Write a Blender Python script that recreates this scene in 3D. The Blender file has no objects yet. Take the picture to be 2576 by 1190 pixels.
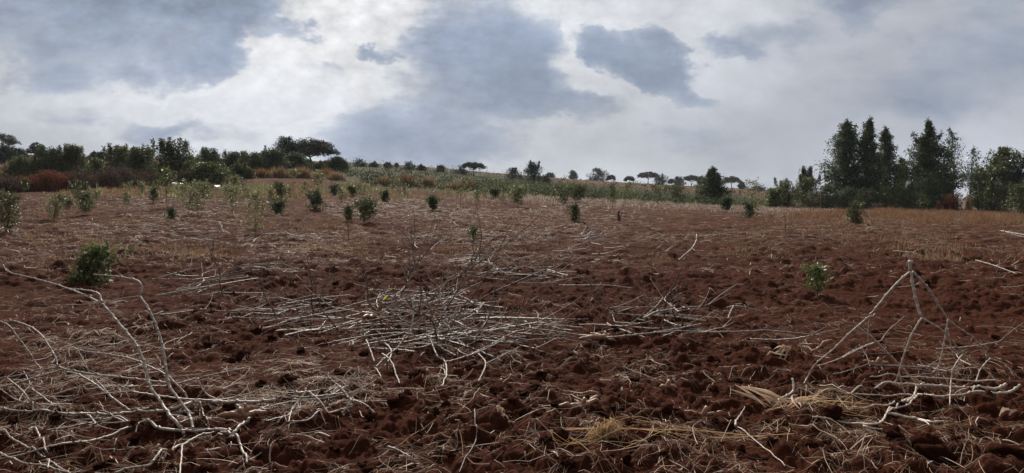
import bpy, math, random
import numpy as np
from mathutils import Vector, Matrix

SC = bpy.context.scene
COL = SC.collection
rng = np.random.default_rng(11)
R = random.Random(5)
EYE = 1.6
K = 0.0005237          # tangent per unit of the layout sheet used below
CX, HY = 1288.0, 505.0  # straight ahead, eye level

# ------------------------------------------------------------------ helpers
def tag(o, label=None, cat=None, group=None, kind=None):
    if label: o['label'] = label
    if cat: o['category'] = cat
    if group: o['group'] = group
    if kind: o['kind'] = kind
    return o

def empty(name, loc=(0, 0, 0)):
    o = bpy.data.objects.new(name, None)
    o.empty_display_size = 0.2
    o.location = loc
    COL.objects.link(o)
    return o

def link(name, me, mat=None, parent=None, loc=None, smooth=False):
    o = bpy.data.objects.new(name, me)
    if mat and not me.materials: me.materials.append(mat)
    if loc is not None: o.location = loc
    if parent: o.parent = parent
    COL.objects.link(o)
    if smooth: me.polygons.foreach_set('use_smooth', np.ones(len(me.polygons), bool))
    return o

def mesh_np(name, V, F):
    """V (n,3); F (m,3) or (m,4)"""
    V = np.ascontiguousarray(V, np.float32); F = np.ascontiguousarray(F, np.int32)
    me = bpy.data.meshes.new(name)
    me.vertices.add(len(V)); me.vertices.foreach_set('co', V.ravel())
    m, k = F.shape
    me.loops.add(m * k); me.loops.foreach_set('vertex_index', F.ravel())
    me.polygons.add(m)
    me.polygons.foreach_set('loop_start', np.arange(0, m * k, k, dtype=np.int32))
    me.polygons.foreach_set('loop_total', np.full(m, k, np.int32))
    me.update(calc_edges=True)
    return me

# ------------------------------------------------------------------ noise
def _hash(ix, iy, s):
    h = (ix.astype(np.int64) * 374761393 + iy.astype(np.int64) * 668265263 + s * 1442695041) & 0xffffffff
    h = ((h ^ (h >> 13)) * 1274126177) & 0xffffffff
    h = ((h ^ (h >> 16)) * 2246822519) & 0xffffffff
    return ((h ^ (h >> 15)) & 0xffffff).astype(np.float64) / 0xffffff

def vnoise(x, y, s=0):
    ix = np.floor(x); iy = np.floor(y)
    fx = x - ix; fy = y - iy
    fx = fx * fx * fx * (fx * (fx * 6 - 15) + 10); fy = fy * fy * fy * (fy * (fy * 6 - 15) + 10)
    a = _hash(ix, iy, s); b = _hash(ix + 1, iy, s); c = _hash(ix, iy + 1, s); d = _hash(ix + 1, iy + 1, s)
    return (a + (b - a) * fx) + ((c + (d - c) * fx) - (a + (b - a) * fx)) * fy

def fbm(x, y, s=0, o=4):
    t = 0; a = 0.5
    for i in range(o):
        t = t + a * vnoise(x, y, s + i); a *= 0.5; x = x * 2.03 + 7.1; y = y * 2.03 - 3.7
    return t

def lumps(x, y, cell, s, fill):
    """rounded lumps of random size, one at most per cell -> height in units of 'cell'"""
    x = x / cell; y = y / cell
    ix = np.floor(x); iy = np.floor(y)
    out = np.zeros_like(x)
    for dx in (-1, 0, 1):
        for dy in (-1, 0, 1):
            cx = ix + dx; cy = iy + dy
            on = _hash(cx, cy, s + 3) < fill
            px = cx + _hash(cx, cy, s); py = cy + _hash(cx, cy, s + 1)
            r = 0.35 + 0.6 * _hash(cx, cy, s + 2) ** 1.5
            el = 0.7 + 0.6 * _hash(cx, cy, s + 4)
            q = 1 - (((x - px) * el) ** 2 + ((y - py) / el) ** 2) / (r * r)
            h = np.sqrt(np.clip(q, 0, None)) * r * (0.55 + 0.5 * _hash(cx, cy, s + 5))
            out = np.maximum(out, np.where(on, h, 0))
    return out

# ------------------------------------------------------------------ terrain
TX = np.array([-1600, -300, 0, 300, 700, 1000, 1240, 1500, 1750, 2000, 2300, 2576, 2900, 4200.])
TD = np.array([2, 10, 20, 30, 45, 60, 75, 90, 105, 130, 170, 230, 320, 450, 700, 1800.])
fl = lambda d: [HY + EYE / (K * d)] * 14
TY = np.array([
    fl(2),
    fl(10),
    [640, 644, 646, 648, 652, 656, 658, 658, 658, 658, 658, 658, 658, 658],
    [570, 580, 584, 588, 592, 599, 603, 605, 607, 607, 607, 607, 607, 607],
    [505, 515, 520, 522, 527, 540, 549, 556, 562, 565, 568, 570, 572, 572],
    [470, 476, 480, 482, 490, 508, 520, 530, 538, 543, 546, 549, 552, 554],
    [455, 462, 468, 467, 466, 489, 500, 513, 524, 531, 535, 540, 542, 545],
    [445, 450, 457, 453, 445, 474, 487, 502, 515, 525, 529, 535, 537, 540],
    [432, 436, 446, 436, 430, 458, 478, 496, 510, 521, 524, 531, 534, 537],
    [420, 422, 424, 420, 420, 447, 466, 492, 520, 535, 538, 545, 550, 550],
    [400, 402, 404, 408, 415, 433, 454, 485, 522, 548, 550, 555, 560, 560],
    [390, 390, 393, 400, 408, 421, 440, 472, 490, 506, 540, 550, 560, 560],
    [385, 385, 389, 398, 404, 416, 437, 463, 479, 494, 530, 545, 560, 560],
    [383, 383, 388, 396, 402, 414, 435, 455, 468, 480, 515, 535, 545, 550],
    [388, 388, 394, 402, 410, 424, 446, 468, 482, 497, 520, 535, 545, 545],
    [498] * 14], float)
TZ = EYE + TD[:, None] * (HY - TY) * K
TZ[0] = 0
_fx = np.linspace(TX[0], TX[-1], 291)
_fl = np.linspace(math.log(TD[0]), math.log(TD[-1]), 500)
def _interp2():
    A = np.array([np.interp(_fx, TX, r) for r in TZ])
    B = np.array([np.interp(_fl, np.log(TD), A[:, j]) for j in range(len(_fx))]).T
    def blur(M, n, ax):
        k = np.hanning(2 * n + 1); k /= k.sum()
        P = np.pad(M, [(n, n) if a == ax else (0, 0) for a in (0, 1)], mode='edge')
        return np.apply_along_axis(lambda v: np.convolve(v, k, 'valid'), ax, P)
    return blur(blur(B, 9, 1), 7, 0)
FZ = _interp2()

def base_z(x, y):
    x = np.asarray(x, float); y = np.maximum(np.asarray(y, float), 1.0)
    bx = x / y / K + CX
    i = np.clip((bx - _fx[0]) / (_fx[1] - _fx[0]), 0, len(_fx) - 1.001)
    j = np.clip((np.log(y) - _fl[0]) / (_fl[1] - _fl[0]), 0, len(_fl) - 1.001)
    i0 = i.astype(int); j0 = j.astype(int); fi = i - i0; fj = j - j0
    return ((FZ[j0, i0] * (1 - fi) + FZ[j0, i0 + 1] * fi) * (1 - fj)
            + (FZ[j0 + 1, i0] * (1 - fi) + FZ[j0 + 1, i0 + 1] * fi) * fj)

def rough_mask(x, y):
    """1 where the soil was turned over into clods, 0 on the smoother ground"""
    n = fbm(x * 0.5 + 3, y * 0.32 + 9, 77, 3)
    m = np.clip((n - 0.36) * 6, 0, 1)
    near = np.clip((7.2 - y) / 1.5, 0, 1)
    far = np.clip((30 - y) / 12, 0, 1)
    return np.clip(np.maximum(m, near * 0.8) * far + 0.38, 0, 1)

def ground_z(x, y):
    x = np.asarray(x, float); y = np.asarray(y, float)
    z = base_z(x, y)
    a = np.clip((75 - y) / 40, 0, 1)
    z = z + 0.16 * (fbm(x * 0.55, y * 0.55, 5, 3) - 0.44) * np.clip((y - 3.5) / 5, 0.15, 1)
    m = rough_mask(x, y)
    wx = x + 0.05 * (vnoise(x * 9, y * 9, 31) - .5); wy = y + 0.05 * (vnoise(x * 9, y * 9, 32) - .5)
    c = 0.50 * 0.21 * lumps(wx, wy, 0.21, 11, 0.30) + 0.62 * 0.10 * lumps(wx, wy, 0.10, 21, 0.55)
    f1 = np.clip((20 - y) / 8, 0, 1)
    c = c + 0.6 * 0.05 * lumps(wx + 3, wy, 0.05, 41, 0.7) * f1
    c = c + f1 * 0.7 * 0.028 * lumps(x, wy + 5, 0.028, 51, 0.8)
    rows = 0.10 * (fbm(x * 0.25, y * 1.7, 91, 3) - .45) * np.clip((y - 8) / 6, 0, 1)
    rows = rows + 0.36 * 0.34 * lumps(x * .8, y, 0.34, 61, 0.45) * np.clip((y - 9) / 6, 0, 1)   # old ridges across the view
    return z + a * (c * (0.25 + 0.75 * m) + rows) - .032

_IY = None
def _inv_table():
    global _IY
    bx = np.linspace(-900, 3500, 221); d = np.exp(np.linspace(math.log(2.2), math.log(1200), 1400))
    X = (bx[:, None] - CX) * K * d[None]
    Z = base_z(X, np.repeat(d[None], len(bx), 0))
    Y = HY - (Z - EYE) / (K * d[None])
    _IY = (bx, d, np.minimum.accumulate(Y, 1))
_inv_table()
def spot(bx, by):
    """depth at which the ground shows at sheet position (bx, by)"""
    BX, D, Y = _IY
    i = int(np.clip(round((bx - BX[0]) / (BX[1] - BX[0])), 0, len(BX) - 1))
    k = int(np.searchsorted(-Y[i], -by))
    return float(D[min(k, len(D) - 1)])
def spots(bx, by):
    BX, D, Y = _IY
    i = np.clip(np.round((bx - BX[0]) / (BX[1] - BX[0])).astype(int), 0, len(BX) - 1)
    lo = np.zeros(len(bx), int); hi = np.full(len(bx), len(D) - 1)
    for _ in range(12):
        mid = (lo + hi) // 2
        ok = Y[i, mid] <= by
        hi = np.where(ok, mid, hi); lo = np.where(ok, lo, mid + 1)
        lo = np.minimum(lo, hi)
    d = D[hi] * (1 + rng.uniform(-.002, .002, len(bx)))
    return (bx - CX) * K * d, d
def at(bx, d):
    x = (bx - CX) * K * d
    return Vector((x, d, float(ground_z(x, d))))
def ray(bx, by, d):
    return Vector(((bx - CX) * K * d, d, EYE + d * (HY - by) * K))

# ------------------------------------------------------------------ materials
def new_mat(name):
    m = bpy.data.materials.new(name); m.use_nodes = True
    nt = m.node_tree; nt.nodes.clear()
    return m, nt, nt.nodes, nt.links
def N(nt, typ, **kw):
    n = nt.nodes.new(typ)
    for k, v in kw.items():
        if k == 'inp':
            for kk, vv in v.items(): n.inputs[kk].default_value = vv
        else: setattr(n, k, v)
    return n
def ramp(nt, fac, stops):
    n = nt.nodes.new('ShaderNodeValToRGB'); cr = n.color_ramp
    while len(cr.elements) < len(stops): cr.elements.new(0.5)
    for e, (p, c) in zip(cr.elements, stops):
        e.position = p; e.color = (*c, 1) if len(c) == 3 else c
    nt.links.new(fac, n.inputs[0]); return n.outputs[0]
def mixc(nt, f, a, b):
    n = nt.nodes.new('ShaderNodeMix'); n.data_type = 'RGBA'
    for s, v in ((0, f), (6, a), (7, b)):
        if hasattr(v, 'links'): nt.links.new(v, n.inputs[s])
        else: n.inputs[s].default_value = v if s == 0 else (*v, 1)
    return n.outputs[2]
def noise(nt, vec, scale, detail=3, rough=.55, typ='ShaderNodeTexNoise'):
    n = nt.nodes.new(typ); n.inputs['Scale'].default_value = scale
    if 'Detail' in n.inputs: n.inputs['Detail'].default_value = detail
    if 'Roughness' in n.inputs: n.inputs['Roughness'].default_value = rough
    if vec: nt.links.new(vec, n.inputs['Vector'])
    return n.outputs[0]
def finish(nt, col, rough=.8, spec=.3, bump=None, bstr=.5, bdist=.02, trans=None, tcol=None):
    p = N(nt, 'ShaderNodeBsdfPrincipled', inp={'Roughness': rough, 'Specular IOR Level': spec})
    L = nt.links
    if hasattr(col, 'links'): L.new(col, p.inputs['Base Color'])
    else: p.inputs['Base Color'].default_value = (*col, 1)
    if bump:
        b = N(nt, 'ShaderNodeBump', inp={'Strength': bstr, 'Distance': bdist})
        L.new(bump, b.inputs['Height']); L.new(b.outputs[0], p.inputs['Normal'])
    out = N(nt, 'ShaderNodeOutputMaterial'); sh = p.outputs[0]
    if trans:
        t = N(nt, 'ShaderNodeBsdfTranslucent')
        if tcol is None: tcol = col
        if hasattr(tcol, 'links'): L.new(tcol, t.inputs[0])
        else: t.inputs[0].default_value = (*tcol, 1)
        mx = N(nt, 'ShaderNodeMixShader', inp={0: trans})
        L.new(sh, mx.inputs[1]); L.new(t.outputs[0], mx.inputs[2]); sh = mx.outputs[0]
    L.new(sh, out.inputs[0])

def blade_mat(name, stops, rough=.6, spec=.3, trans=.25):
    """strands and leaves: every one its own tone"""
    m, nt, _, L = new_mat(name)
    g = N(nt, 'ShaderNodeNewGeometry')
    c = ramp(nt, g.outputs['Random Per Island'], stops)
    finish(nt, c, rough, spec, trans=trans)
    return m

def soil_mat():
    m, nt, _, L = new_mat('red soil')
    tc = N(nt, 'ShaderNodeTexCoord'); v = tc.outputs['Object']
    n1 = noise(nt, v, 0.9, 5, .6); n2 = noise(nt, v, 14, 5, .65); n3 = noise(nt, v, 70, 4, .6)
    a = ramp(nt, n1, [(.3, (.032, .0085, .0042)), (.7, (.058, .0172, .0085))])
    b = ramp(nt, n2, [(.3, (.026, .0070, .0034)), (.7, (.075, .0235, .012))])
    c = mixc(nt, .55, a, b)
    # the worn surface further out is paler and dustier
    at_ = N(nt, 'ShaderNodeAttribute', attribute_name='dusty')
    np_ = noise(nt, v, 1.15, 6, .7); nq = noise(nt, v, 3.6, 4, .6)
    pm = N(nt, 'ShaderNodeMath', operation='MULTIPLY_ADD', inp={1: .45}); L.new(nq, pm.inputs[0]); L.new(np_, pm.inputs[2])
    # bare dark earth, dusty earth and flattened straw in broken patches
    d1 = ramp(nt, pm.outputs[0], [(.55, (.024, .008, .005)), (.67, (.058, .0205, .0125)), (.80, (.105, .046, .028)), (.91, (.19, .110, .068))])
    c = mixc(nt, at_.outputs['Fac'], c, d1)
    ag = N(nt, 'ShaderNodeAttribute', attribute_name='dry_grass')
    mp = N(nt, 'ShaderNodeMapping', inp={'Scale': (.12, .12, .12)}); L.new(v, mp.inputs[0])
    ng = noise(nt, mp.outputs[0], 1.0, 6, .65)
    gc = ramp(nt, ng, [(.3, (.075, .046, .027)), (.7, (.15, .092, .055))])
    c = mixc(nt, ag.outputs['Fac'], c, gc)
    ac = N(nt, 'ShaderNodeAttribute', attribute_name='crop')
    cc = ramp(nt, noise(nt, v, .35, 5, .6), [(.3, (.05, .055, .032)), (.7, (.10, .085, .05))])
    c = mixc(nt, ac.outputs['Fac'], c, cc)
    add = N(nt, 'ShaderNodeMath', operation='MULTIPLY_ADD', inp={1: .5}); L.new(n3, add.inputs[0]); L.new(n2, add.inputs[2])
    finish(nt, c, 1.0, .04, bump=add.outputs[0], bstr=.8, bdist=.02)
    return m

def bark_mat(name, c1, c2, scale=30, rough=.85):
    m, nt, _, L = new_mat(name)
    tc = N(nt, 'ShaderNodeTexCoord')
    n = noise(nt, tc.outputs['Object'], scale, 4, .6)
    finish(nt, ramp(nt, n, [(.3, c1), (.7, c2)]), rough, .25, bump=n, bstr=.4, bdist=.01)
    return m

def stalk_mat(name, c1, c2, c3, scars=True):
    m, nt, _, L = new_mat(name)
    tc = N(nt, 'ShaderNodeTexCoord'); oi = N(nt, 'ShaderNodeObjectInfo')
    n = noise(nt, tc.outputs['Object'], 11, 5, .65); n2 = noise(nt, tc.outputs['Object'], 70, 3, .6)
    c = ramp(nt, n, [(.28, c1), (.5, c2), (.75, c3)])
    c = mixc(nt, .25, c, ramp(nt, n2, [(.35, c1), (.65, c3)]))
    hs = N(nt, 'ShaderNodeHueSaturation')
    mm = N(nt, 'ShaderNodeMapRange', inp={3: .72, 4: 1.12}); L.new(oi.outputs['Random'], mm.inputs[0])
    L.new(mm.outputs[0], hs.inputs['Value']); L.new(c, hs.inputs['Color'])
    sc = N(nt, 'ShaderNodeAttribute', attribute_name='scar')
    fin = mixc(nt, sc.outputs['Fac'], hs.outputs[0], (.085, .055, .04) if scars else (.62, .55, .47))
    finish(nt, fin, .5, .4, bump=n2, bstr=.3, bdist=.004)
    return m

M = {}
M['soil'] = soil_mat()
M['clod'] = None
M['stalk'] = stalk_mat('pale cassava bark', (.19, .13, .09), (.38, .305, .24), (.59, .51, .42))
M['stalk_light'] = stalk_mat('brightened cassava bark', (.30, .21, .145), (.50, .40, .305), (.70, .61, .50), False)  # paler copy of the bark, hazy backlight put into its colour
M['stalk_dark'] = stalk_mat('weathered cassava bark', (.055, .031, .022), (.11, .068, .048), (.22, .15, .115))
M['tuber'] = stalk_mat('tuber skin', (.19, .08, .04), (.31, .15, .082), (.44, .26, .155))
M['straw'] = blade_mat('straw', [(0, (.12, .046, .019)), (.45, (.27, .135, .062)), (.8, (.47, .29, .15)), (1, (.74, .60, .43))], .5, .4, .3)
M['straw_mid'] = blade_mat('weathered straw', [(0, (.07, .028, .014)), (.45, (.14, .066, .033)), (.82, (.27, .155, .084)), (1, (.56, .42, .29))], .6, .3, .25)
M['straw_gold'] = blade_mat('golden straw', [(0, (.48, .29, .125)), (.5, (.76, .55, .30)), (1, (.90, .75, .50))], .5, .4, .5)
M['husk'] = blade_mat('dry maize husk', [(0, (.40, .23, .12)), (.5, (.60, .40, .24)), (1, (.76, .58, .40))], .55, .3, .5)
M['dry_grass'] = blade_mat('dry grass', [(0, (.13, .065, .034)), (.5, (.23, .125, .066)), (1, (.36, .225, .13))], .7, .2, .35)
M['tan_grass'] = blade_mat('tan grass', [(0, (.17, .105, .06)), (.5, (.28, .18, .10)), (1, (.40, .29, .175))], .7, .2, .35)
M['stubble'] = blade_mat('pale stubble', [(0, (.30, .20, .14)), (.5, (.47, .36, .28)), (1, (.70, .61, .53))], .6, .3, .3)
M['weed'] = blade_mat('yellow-green weeds', [(0, (.12, .13, .05)), (.5, (.22, .225, .095)), (1, (.42, .39, .21))], .5, .35, .35)
M['rust'] = blade_mat('rusty dry brush', [(0, (.10, .035, .02)), (.5, (.18, .062, .034)), (1, (.25, .105, .06))], .8, .15, .25)
M['brown_brush'] = blade_mat('brown dry brush', [(0, (.055, .036, .026)), (.5, (.10, .064, .045)), (1, (.16, .11, .08))], .8, .15, .2)
LEAF = lambda n, a, b, c, r=.45, s=.4, t=.3: blade_mat(n, [(0, a), (.55, b), (1, c)], r, s, t)
M['leaf_dark'] = LEAF('dark leaves', (.036, .055, .024), (.070, .098, .044), (.12, .145, .07), .65, .15, .35)
M['leaf_tree'] = LEAF('silky oak leaves', (.036, .052, .022), (.07, .092, .042), (.14, .155, .08), .6, .2, .35)
M['leaf_wisp'] = LEAF('gum leaves', (.035, .045, .028), (.065, .08, .05), (.12, .13, .09), .4, .5, .25)
M['leaf_olive'] = LEAF('olive leaves', (.05, .062, .02), (.095, .11, .036), (.17, .175, .07), .5, .35, .3)
M['leaf_bush'] = LEAF('bush leaves', (.05, .062, .027), (.095, .112, .048), (.155, .165, .078), .65, .15, .35)
M['leaf_fresh'] = LEAF('fresh leaves', (.05, .075, .018), (.10, .14, .035), (.20, .23, .07), .4, .45, .4)
M['leaf_pale'] = LEAF('pale sapling leaves', (.08, .09, .032), (.17, .18, .075), (.34, .33, .18), .5, .25, .35)
M['leaf_acacia'] = LEAF('acacia leaves', (.019, .026, .014), (.034, .044, .024), (.064, .075, .042), .65, .12, .2)
M['scrub'] = LEAF('grey-green scrub', (.022, .031, .013), (.045, .056, .025), (.10, .108, .055), .6, .12, .25)
M['trunk'] = bark_mat('tree bark', (.028, .022, .018), (.062, .05, .04), 14)
M['trunk_pale'] = bark_mat('pale bark', (.16, .14, .12), (.30, .27, .23), 14)
M['twig'] = bark_mat('brown twig', (.07, .045, .03), (.15, .10, .07), 40)
M['plastic'] = bark_mat('white plastic', (.75, .75, .75), (.85, .85, .84), 9, .35)
M['stump'] = bark_mat('old stump', (.06, .03, .02), (.13, .07, .05), 25)
# ------------------------------------------------------------------ ground, one sheet to the horizon
def build_ground():
    ds = [1.2]
    while ds[-1] < 1750:
        d = ds[-1]
        ds.append(d + (0.05 if d < 3.2 else 0.015 if d < 6 else 0.0029 * d if d < 16 else 0.0042 * d if d < 70 else 0.014 * d))
    d = np.array(ds); nx = 1250
    s = np.linspace(-1, 1, nx); s = 0.78 * s + 0.22 * s ** 3
    X = s[None] * (1.6 + 0.95 * d[:, None]); Y = np.repeat(d[:, None], nx, 1)
    Z = ground_z(X, Y)
    V = np.stack([X, Y, Z], -1).reshape(-1, 3)
    r = len(d); idx = np.arange(r * nx).reshape(r, nx)
    F = np.stack([idx[:-1, :-1], idx[:-1, 1:], idx[1:, 1:], idx[1:, :-1]], -1).reshape(-1, 4)
    me = mesh_np('field', V, F)
    bx = X / Y / K + CX
    by = HY - (Z - EYE) / (K * Y)
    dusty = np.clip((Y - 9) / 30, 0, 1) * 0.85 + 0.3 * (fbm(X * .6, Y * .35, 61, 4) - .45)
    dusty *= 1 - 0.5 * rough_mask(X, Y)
    # dry grass beyond the field: right hand strip, the far hills, left hand slope
    edge = 60 + 14 * (fbm(X * .12, Y * .12, 71, 3) - .45) * 2
    g_right = np.clip((bx - 1850) / 500, 0, 1) * np.clip((Y - 40 - 30 * (fbm(X * .2, Y * .2, 72, 3) - .3)) / 12, 0, 1)
    g_far = np.clip((Y - 100) / 8, 0, 1)
    g_left = np.clip((700 - bx) / 250, 0, 1) * np.clip((Y - 82) / 8, 0, 1)
    grass = np.clip(np.maximum(np.maximum(g_right, g_far), g_left), 0, 1)
    crop = np.clip((Y - 84) / 6, 0, 1) * np.clip((bx - 760) / 120, 0, 1) * np.clip((262 - Y) / 20, 0, 1) * np.clip((2350 - bx) / 200, 0, 1)
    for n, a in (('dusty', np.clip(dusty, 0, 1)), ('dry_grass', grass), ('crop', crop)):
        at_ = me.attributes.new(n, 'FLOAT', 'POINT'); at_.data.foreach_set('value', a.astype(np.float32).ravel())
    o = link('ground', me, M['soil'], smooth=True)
    tag(o, kind='structure')
build_ground()

# ------------------------------------------------------------------ camera, sun, sky
cam = bpy.data.cameras.new('camera'); co = bpy.data.objects.new('camera', cam); COL.objects.link(co)
co.location = (0, 0, EYE); co.rotation_euler = (math.pi / 2, 0, 0)
cam.sensor_width = 36; cam.lens = 36 / (2576 * K)
cam.shift_y = -(595 - HY) / 2576
cam.clip_start = .05; cam.clip_end = 6000
SC.camera = co

SUN_AZ, SUN_EL = math.radians(-13.5), math.radians(36)
sl = bpy.data.lights.new('sun', 'SUN'); sl.energy = 5.0; sl.angle = math.radians(0.9); sl.color = (1, .93, .82)
so = bpy.data.objects.new('sun', sl); COL.objects.link(so)
sdir = Vector((math.sin(SUN_AZ) * math.cos(SUN_EL), math.cos(SUN_AZ) * math.cos(SUN_EL), math.sin(SUN_EL)))
so.rotation_euler = sdir.to_track_quat('Z', 'Y').to_euler()

def build_sky():
    w = bpy.data.worlds.new('World'); SC.world = w; w.use_nodes = True
    nt = w.node_tree; nt.nodes.clear(); L = nt.links
    def S(v, sock):
        if hasattr(v, 'links'): L.new(v, sock)
        else: sock.default_value = v
    def m(op, a, b=0.0, c=None, clamp=False):
        n = nt.nodes.new('ShaderNodeMath'); n.operation = op; n.use_clamp = clamp
        S(a, n.inputs[0]); S(b, n.inputs[1])
        if c is not None: S(c, n.inputs[2])
        return n.outputs[0]
    def smooth(v, a, b, lo=0.0, hi=1.0):
        n = nt.nodes.new('ShaderNodeMapRange'); n.interpolation_type = 'SMOOTHSTEP'
        S(v, n.inputs[0])
        for i, q in ((1, a), (2, b), (3, lo), (4, hi)): S(q, n.inputs[i])
        return n.outputs[0]
    tc = nt.nodes.new('ShaderNodeTexCoord'); sep = nt.nodes.new('ShaderNodeSeparateXYZ'); L.new(tc.outputs['Generated'], sep.inputs[0])
    yy = m('MAXIMUM', sep.outputs[1], .12)
    u = m('MULTIPLY_ADD', m('DIVIDE', sep.outputs[0], yy), 1 / K / 1000, CX / 1000)
    v = m('MULTIPLY_ADD', m('DIVIDE', sep.outputs[2], yy), -1 / K / 1000, HY / 1000)
    # domain warp
    def vec(a, b, c=0.0):
        n = nt.nodes.new('ShaderNodeCombineXYZ'); S(a, n.inputs[0]); S(b, n.inputs[1]); S(c, n.inputs[2]); return n.outputs[0]
    def nz(vv, scale, det, rough, off, out=0, lac=2.0):
        mp = nt.nodes.new('ShaderNodeVectorMath'); mp.operation = 'ADD'; L.new(vv, mp.inputs[0]); mp.inputs[1].default_value = off
        n = nt.nodes.new('ShaderNodeTexNoise'); L.new(mp.outputs[0], n.inputs[0])
        n.inputs['Scale'].default_value = scale; n.inputs['Detail'].default_value = det; n.inputs['Roughness'].default_value = rough
        n.inputs['Lacunarity'].default_value = lac
        return n.outputs[out]
    p0 = vec(u, m('MULTIPLY', v, 1.5))
    wu = nz(p0, 5.0, 7, .55, (3.1, 1.7, .4)); wv = nz(p0, 5.0, 7, .55, (8.3, 5.2, 2.2))
    # cauliflower edges: billows from a distance field
    vo = nt.nodes.new('ShaderNodeTexVoronoi'); L.new(p0, vo.inputs['Vector']); vo.inputs['Scale'].default_value = 17
    if 'Detail' in vo.inputs: vo.inputs['Detail'].default_value = 3; vo.inputs['Roughness'].default_value = .6
    bil = vo.outputs['Distance']
    w2u = nz(p0, 16, 5, .6, (5.1, .7, 3.4)); w2v = nz(p0, 16, 5, .6, (1.3, 7.2, 6.2))
    U = m('MULTIPLY_ADD', m('SUBTRACT', wu, .5), .30, m('MULTIPLY_ADD', m('SUBTRACT', w2u, .5), .085, u)); V = m('MULTIPLY_ADD', m('SUBTRACT', wv, .5), .22, m('MULTIPLY_ADD', m('SUBTRACT', w2v, .5), .065, v))
    fine = nz(p0, 3.2, 9, .6, (0, 0, 7.7))
    soft = nz(vec(m('MULTIPLY', u, .6), m('MULTIPLY', v, 1.9)), 3.4, 5, .5, (4.4, 2.1, 5.5))
    # dark cloud bodies: (centre, radii, tilt, weight)
    def blob(cx, cy, rx, ry, rot, wgt, sharp):
        c, s = math.cos(rot), math.sin(rot)
        dx = m('SUBTRACT', U, cx); dy = m('SUBTRACT', V, cy)
        a = m('MULTIPLY', m('ADD', m('MULTIPLY', dx, c), m('MULTIPLY', dy, s)), 1 / rx)
        b = m('MULTIPLY', m('SUBTRACT', m('MULTIPLY', dy, c), m('MULTIPLY', dx, s)), 1 / ry)
        d = m('SQRT', m('ADD', m('MULTIPLY', a, a), m('MULTIPLY', b, b)))
        return m('MULTIPLY', smooth(d, 1 + sharp, 1 - sharp), wgt)
    BL = [(.26, -.05, .42, .19, .02, 1.0, 0.62), (.52, .05, .125, .14, .0, 1.05, 0.40), (.22, .08, .30, .12, .1, .7, 0.92), (.06, .17, .25, .09, .1, .5, 0.97), (.44, .15, .20, .06, .1, .6, 0.97),
          (1.16, .03, .15, .20, .0, .75, 0.82), (1.31, .06, .09, .10, .1, .6, 0.82), (1.32, .15, .09, .08, .3, .75, 0.72), (1.10, .26, .24, .12, -.1, .62, 0.97), (1.41, .262, .18, .036, .08, .75, 0.82), (1.05, .34, .20, .08, 0, .5, 0.97), (1.24, .17, .12, .10, 0, .5, 0.97),
          (1.50, .10, .07, .055, .2, .9, 0.57), (1.60, .125, .09, .07, .1, 1.0, 0.62), (1.66, .165, .07, .045, .3, .9, 0.72), (1.73, .225, .08, .03, .5, .75, 0.92),
          (2.12, -.03, .13, .075, .1, .95, 0.92), (2.33, .17, .18, .07, -.15, .75, 0.97), (2.28, .25, .22, .06, .1, .65, 0.97), (2.55, .15, .08, .14, 0, .7, 0.97), (2.12, .30, .2, .04, -.1, .4, 0.97),
          (.925, .135, .045, .02, .1, .75, 0.82), (.965, .16, .03, .015, .3, .6, 0.92), (.735, .075, .045, .02, .3, .45, 0.97), (.68, .045, .02, .02, .0, .3, 0.97), (.80, .20, .10, .03, .2, .4, 0.97),
          (.12, .305, .17, .045, 0, .5, 0.97), (.39, .318, .10, .03, 0, .5, 0.97), (.58, .325, .16, .04, 0, .35, 0.97), (1.83, .13, .07, .025, .1, .55, 0.97), (2.0, .10, .12, .05, .2, .4, 0.97), (1.70, .05, .06, .03, .3, .45, 0.97),
          (1.68, .355, .16, .04, 0, .4, 0.97), (1.25, .38, .5, .06, 0, .4, 0.97), (1.95, .37, .3, .06, 0, .35, 0.97), (2.46, .04, .16, .07, 0, .5, 0.97)]
    D = 0.0
    for i, b in enumerate(BL):
        q = blob(*b)
        D = q if i == 0 else m('SUBTRACT', m('ADD', D, q), m('MULTIPLY', D, q))     # soft union
    sf = smooth(soft, .36, .68); fb = m('SUBTRACT', fine, .5)
    D = m('ADD', D, m('MULTIPLY', m('SUBTRACT', sf, .40), .50)); D = m('ADD', D, m('MULTIPLY', fb, .80))
    D = m('SUBTRACT', D, m('MULTIPLY', smooth(bil, .08, .55), .06))
    thick = smooth(D, .65, 1.5, 1.06, .86)
    D = m('MINIMUM', m('MAXIMUM', D, 0.0), 1.0)
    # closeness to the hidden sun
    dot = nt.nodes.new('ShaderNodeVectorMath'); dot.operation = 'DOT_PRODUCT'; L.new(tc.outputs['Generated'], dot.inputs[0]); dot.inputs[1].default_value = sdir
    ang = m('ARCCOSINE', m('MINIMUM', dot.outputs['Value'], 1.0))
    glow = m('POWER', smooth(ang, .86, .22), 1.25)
    # lit vapour: bright towards the sun, greyer away from it
    lit = mixc(nt, glow, (.48, .50, .555), (1.10, 1.11, 1.12))
    horizon = smooth(v, .14, .46)
    lit = mixc(nt, m('MULTIPLY', horizon, .55), lit, (.49, .525, .605))
    drk = mixc(nt, glow, (.27, .32, .42), (.39, .47, .63))
    rim = m('MULTIPLY', m('MULTIPLY', smooth(D, .08, .30), smooth(D, .62, .34)), glow)
    soft_f = smooth(D, -.05, 1.05); hard_f = smooth(D, .10, .80)
    cc = mixc(nt, m('ADD', m('MULTIPLY', soft_f, m('SUBTRACT', 1.0, m('MULTIPLY', glow, .55))), m('MULTIPLY', hard_f, m('MULTIPLY', glow, .55))), lit, drk)
    rimc = mixc(nt, m('MULTIPLY', rim, .6), cc, (1.05, 1.04, 1.02))
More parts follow.
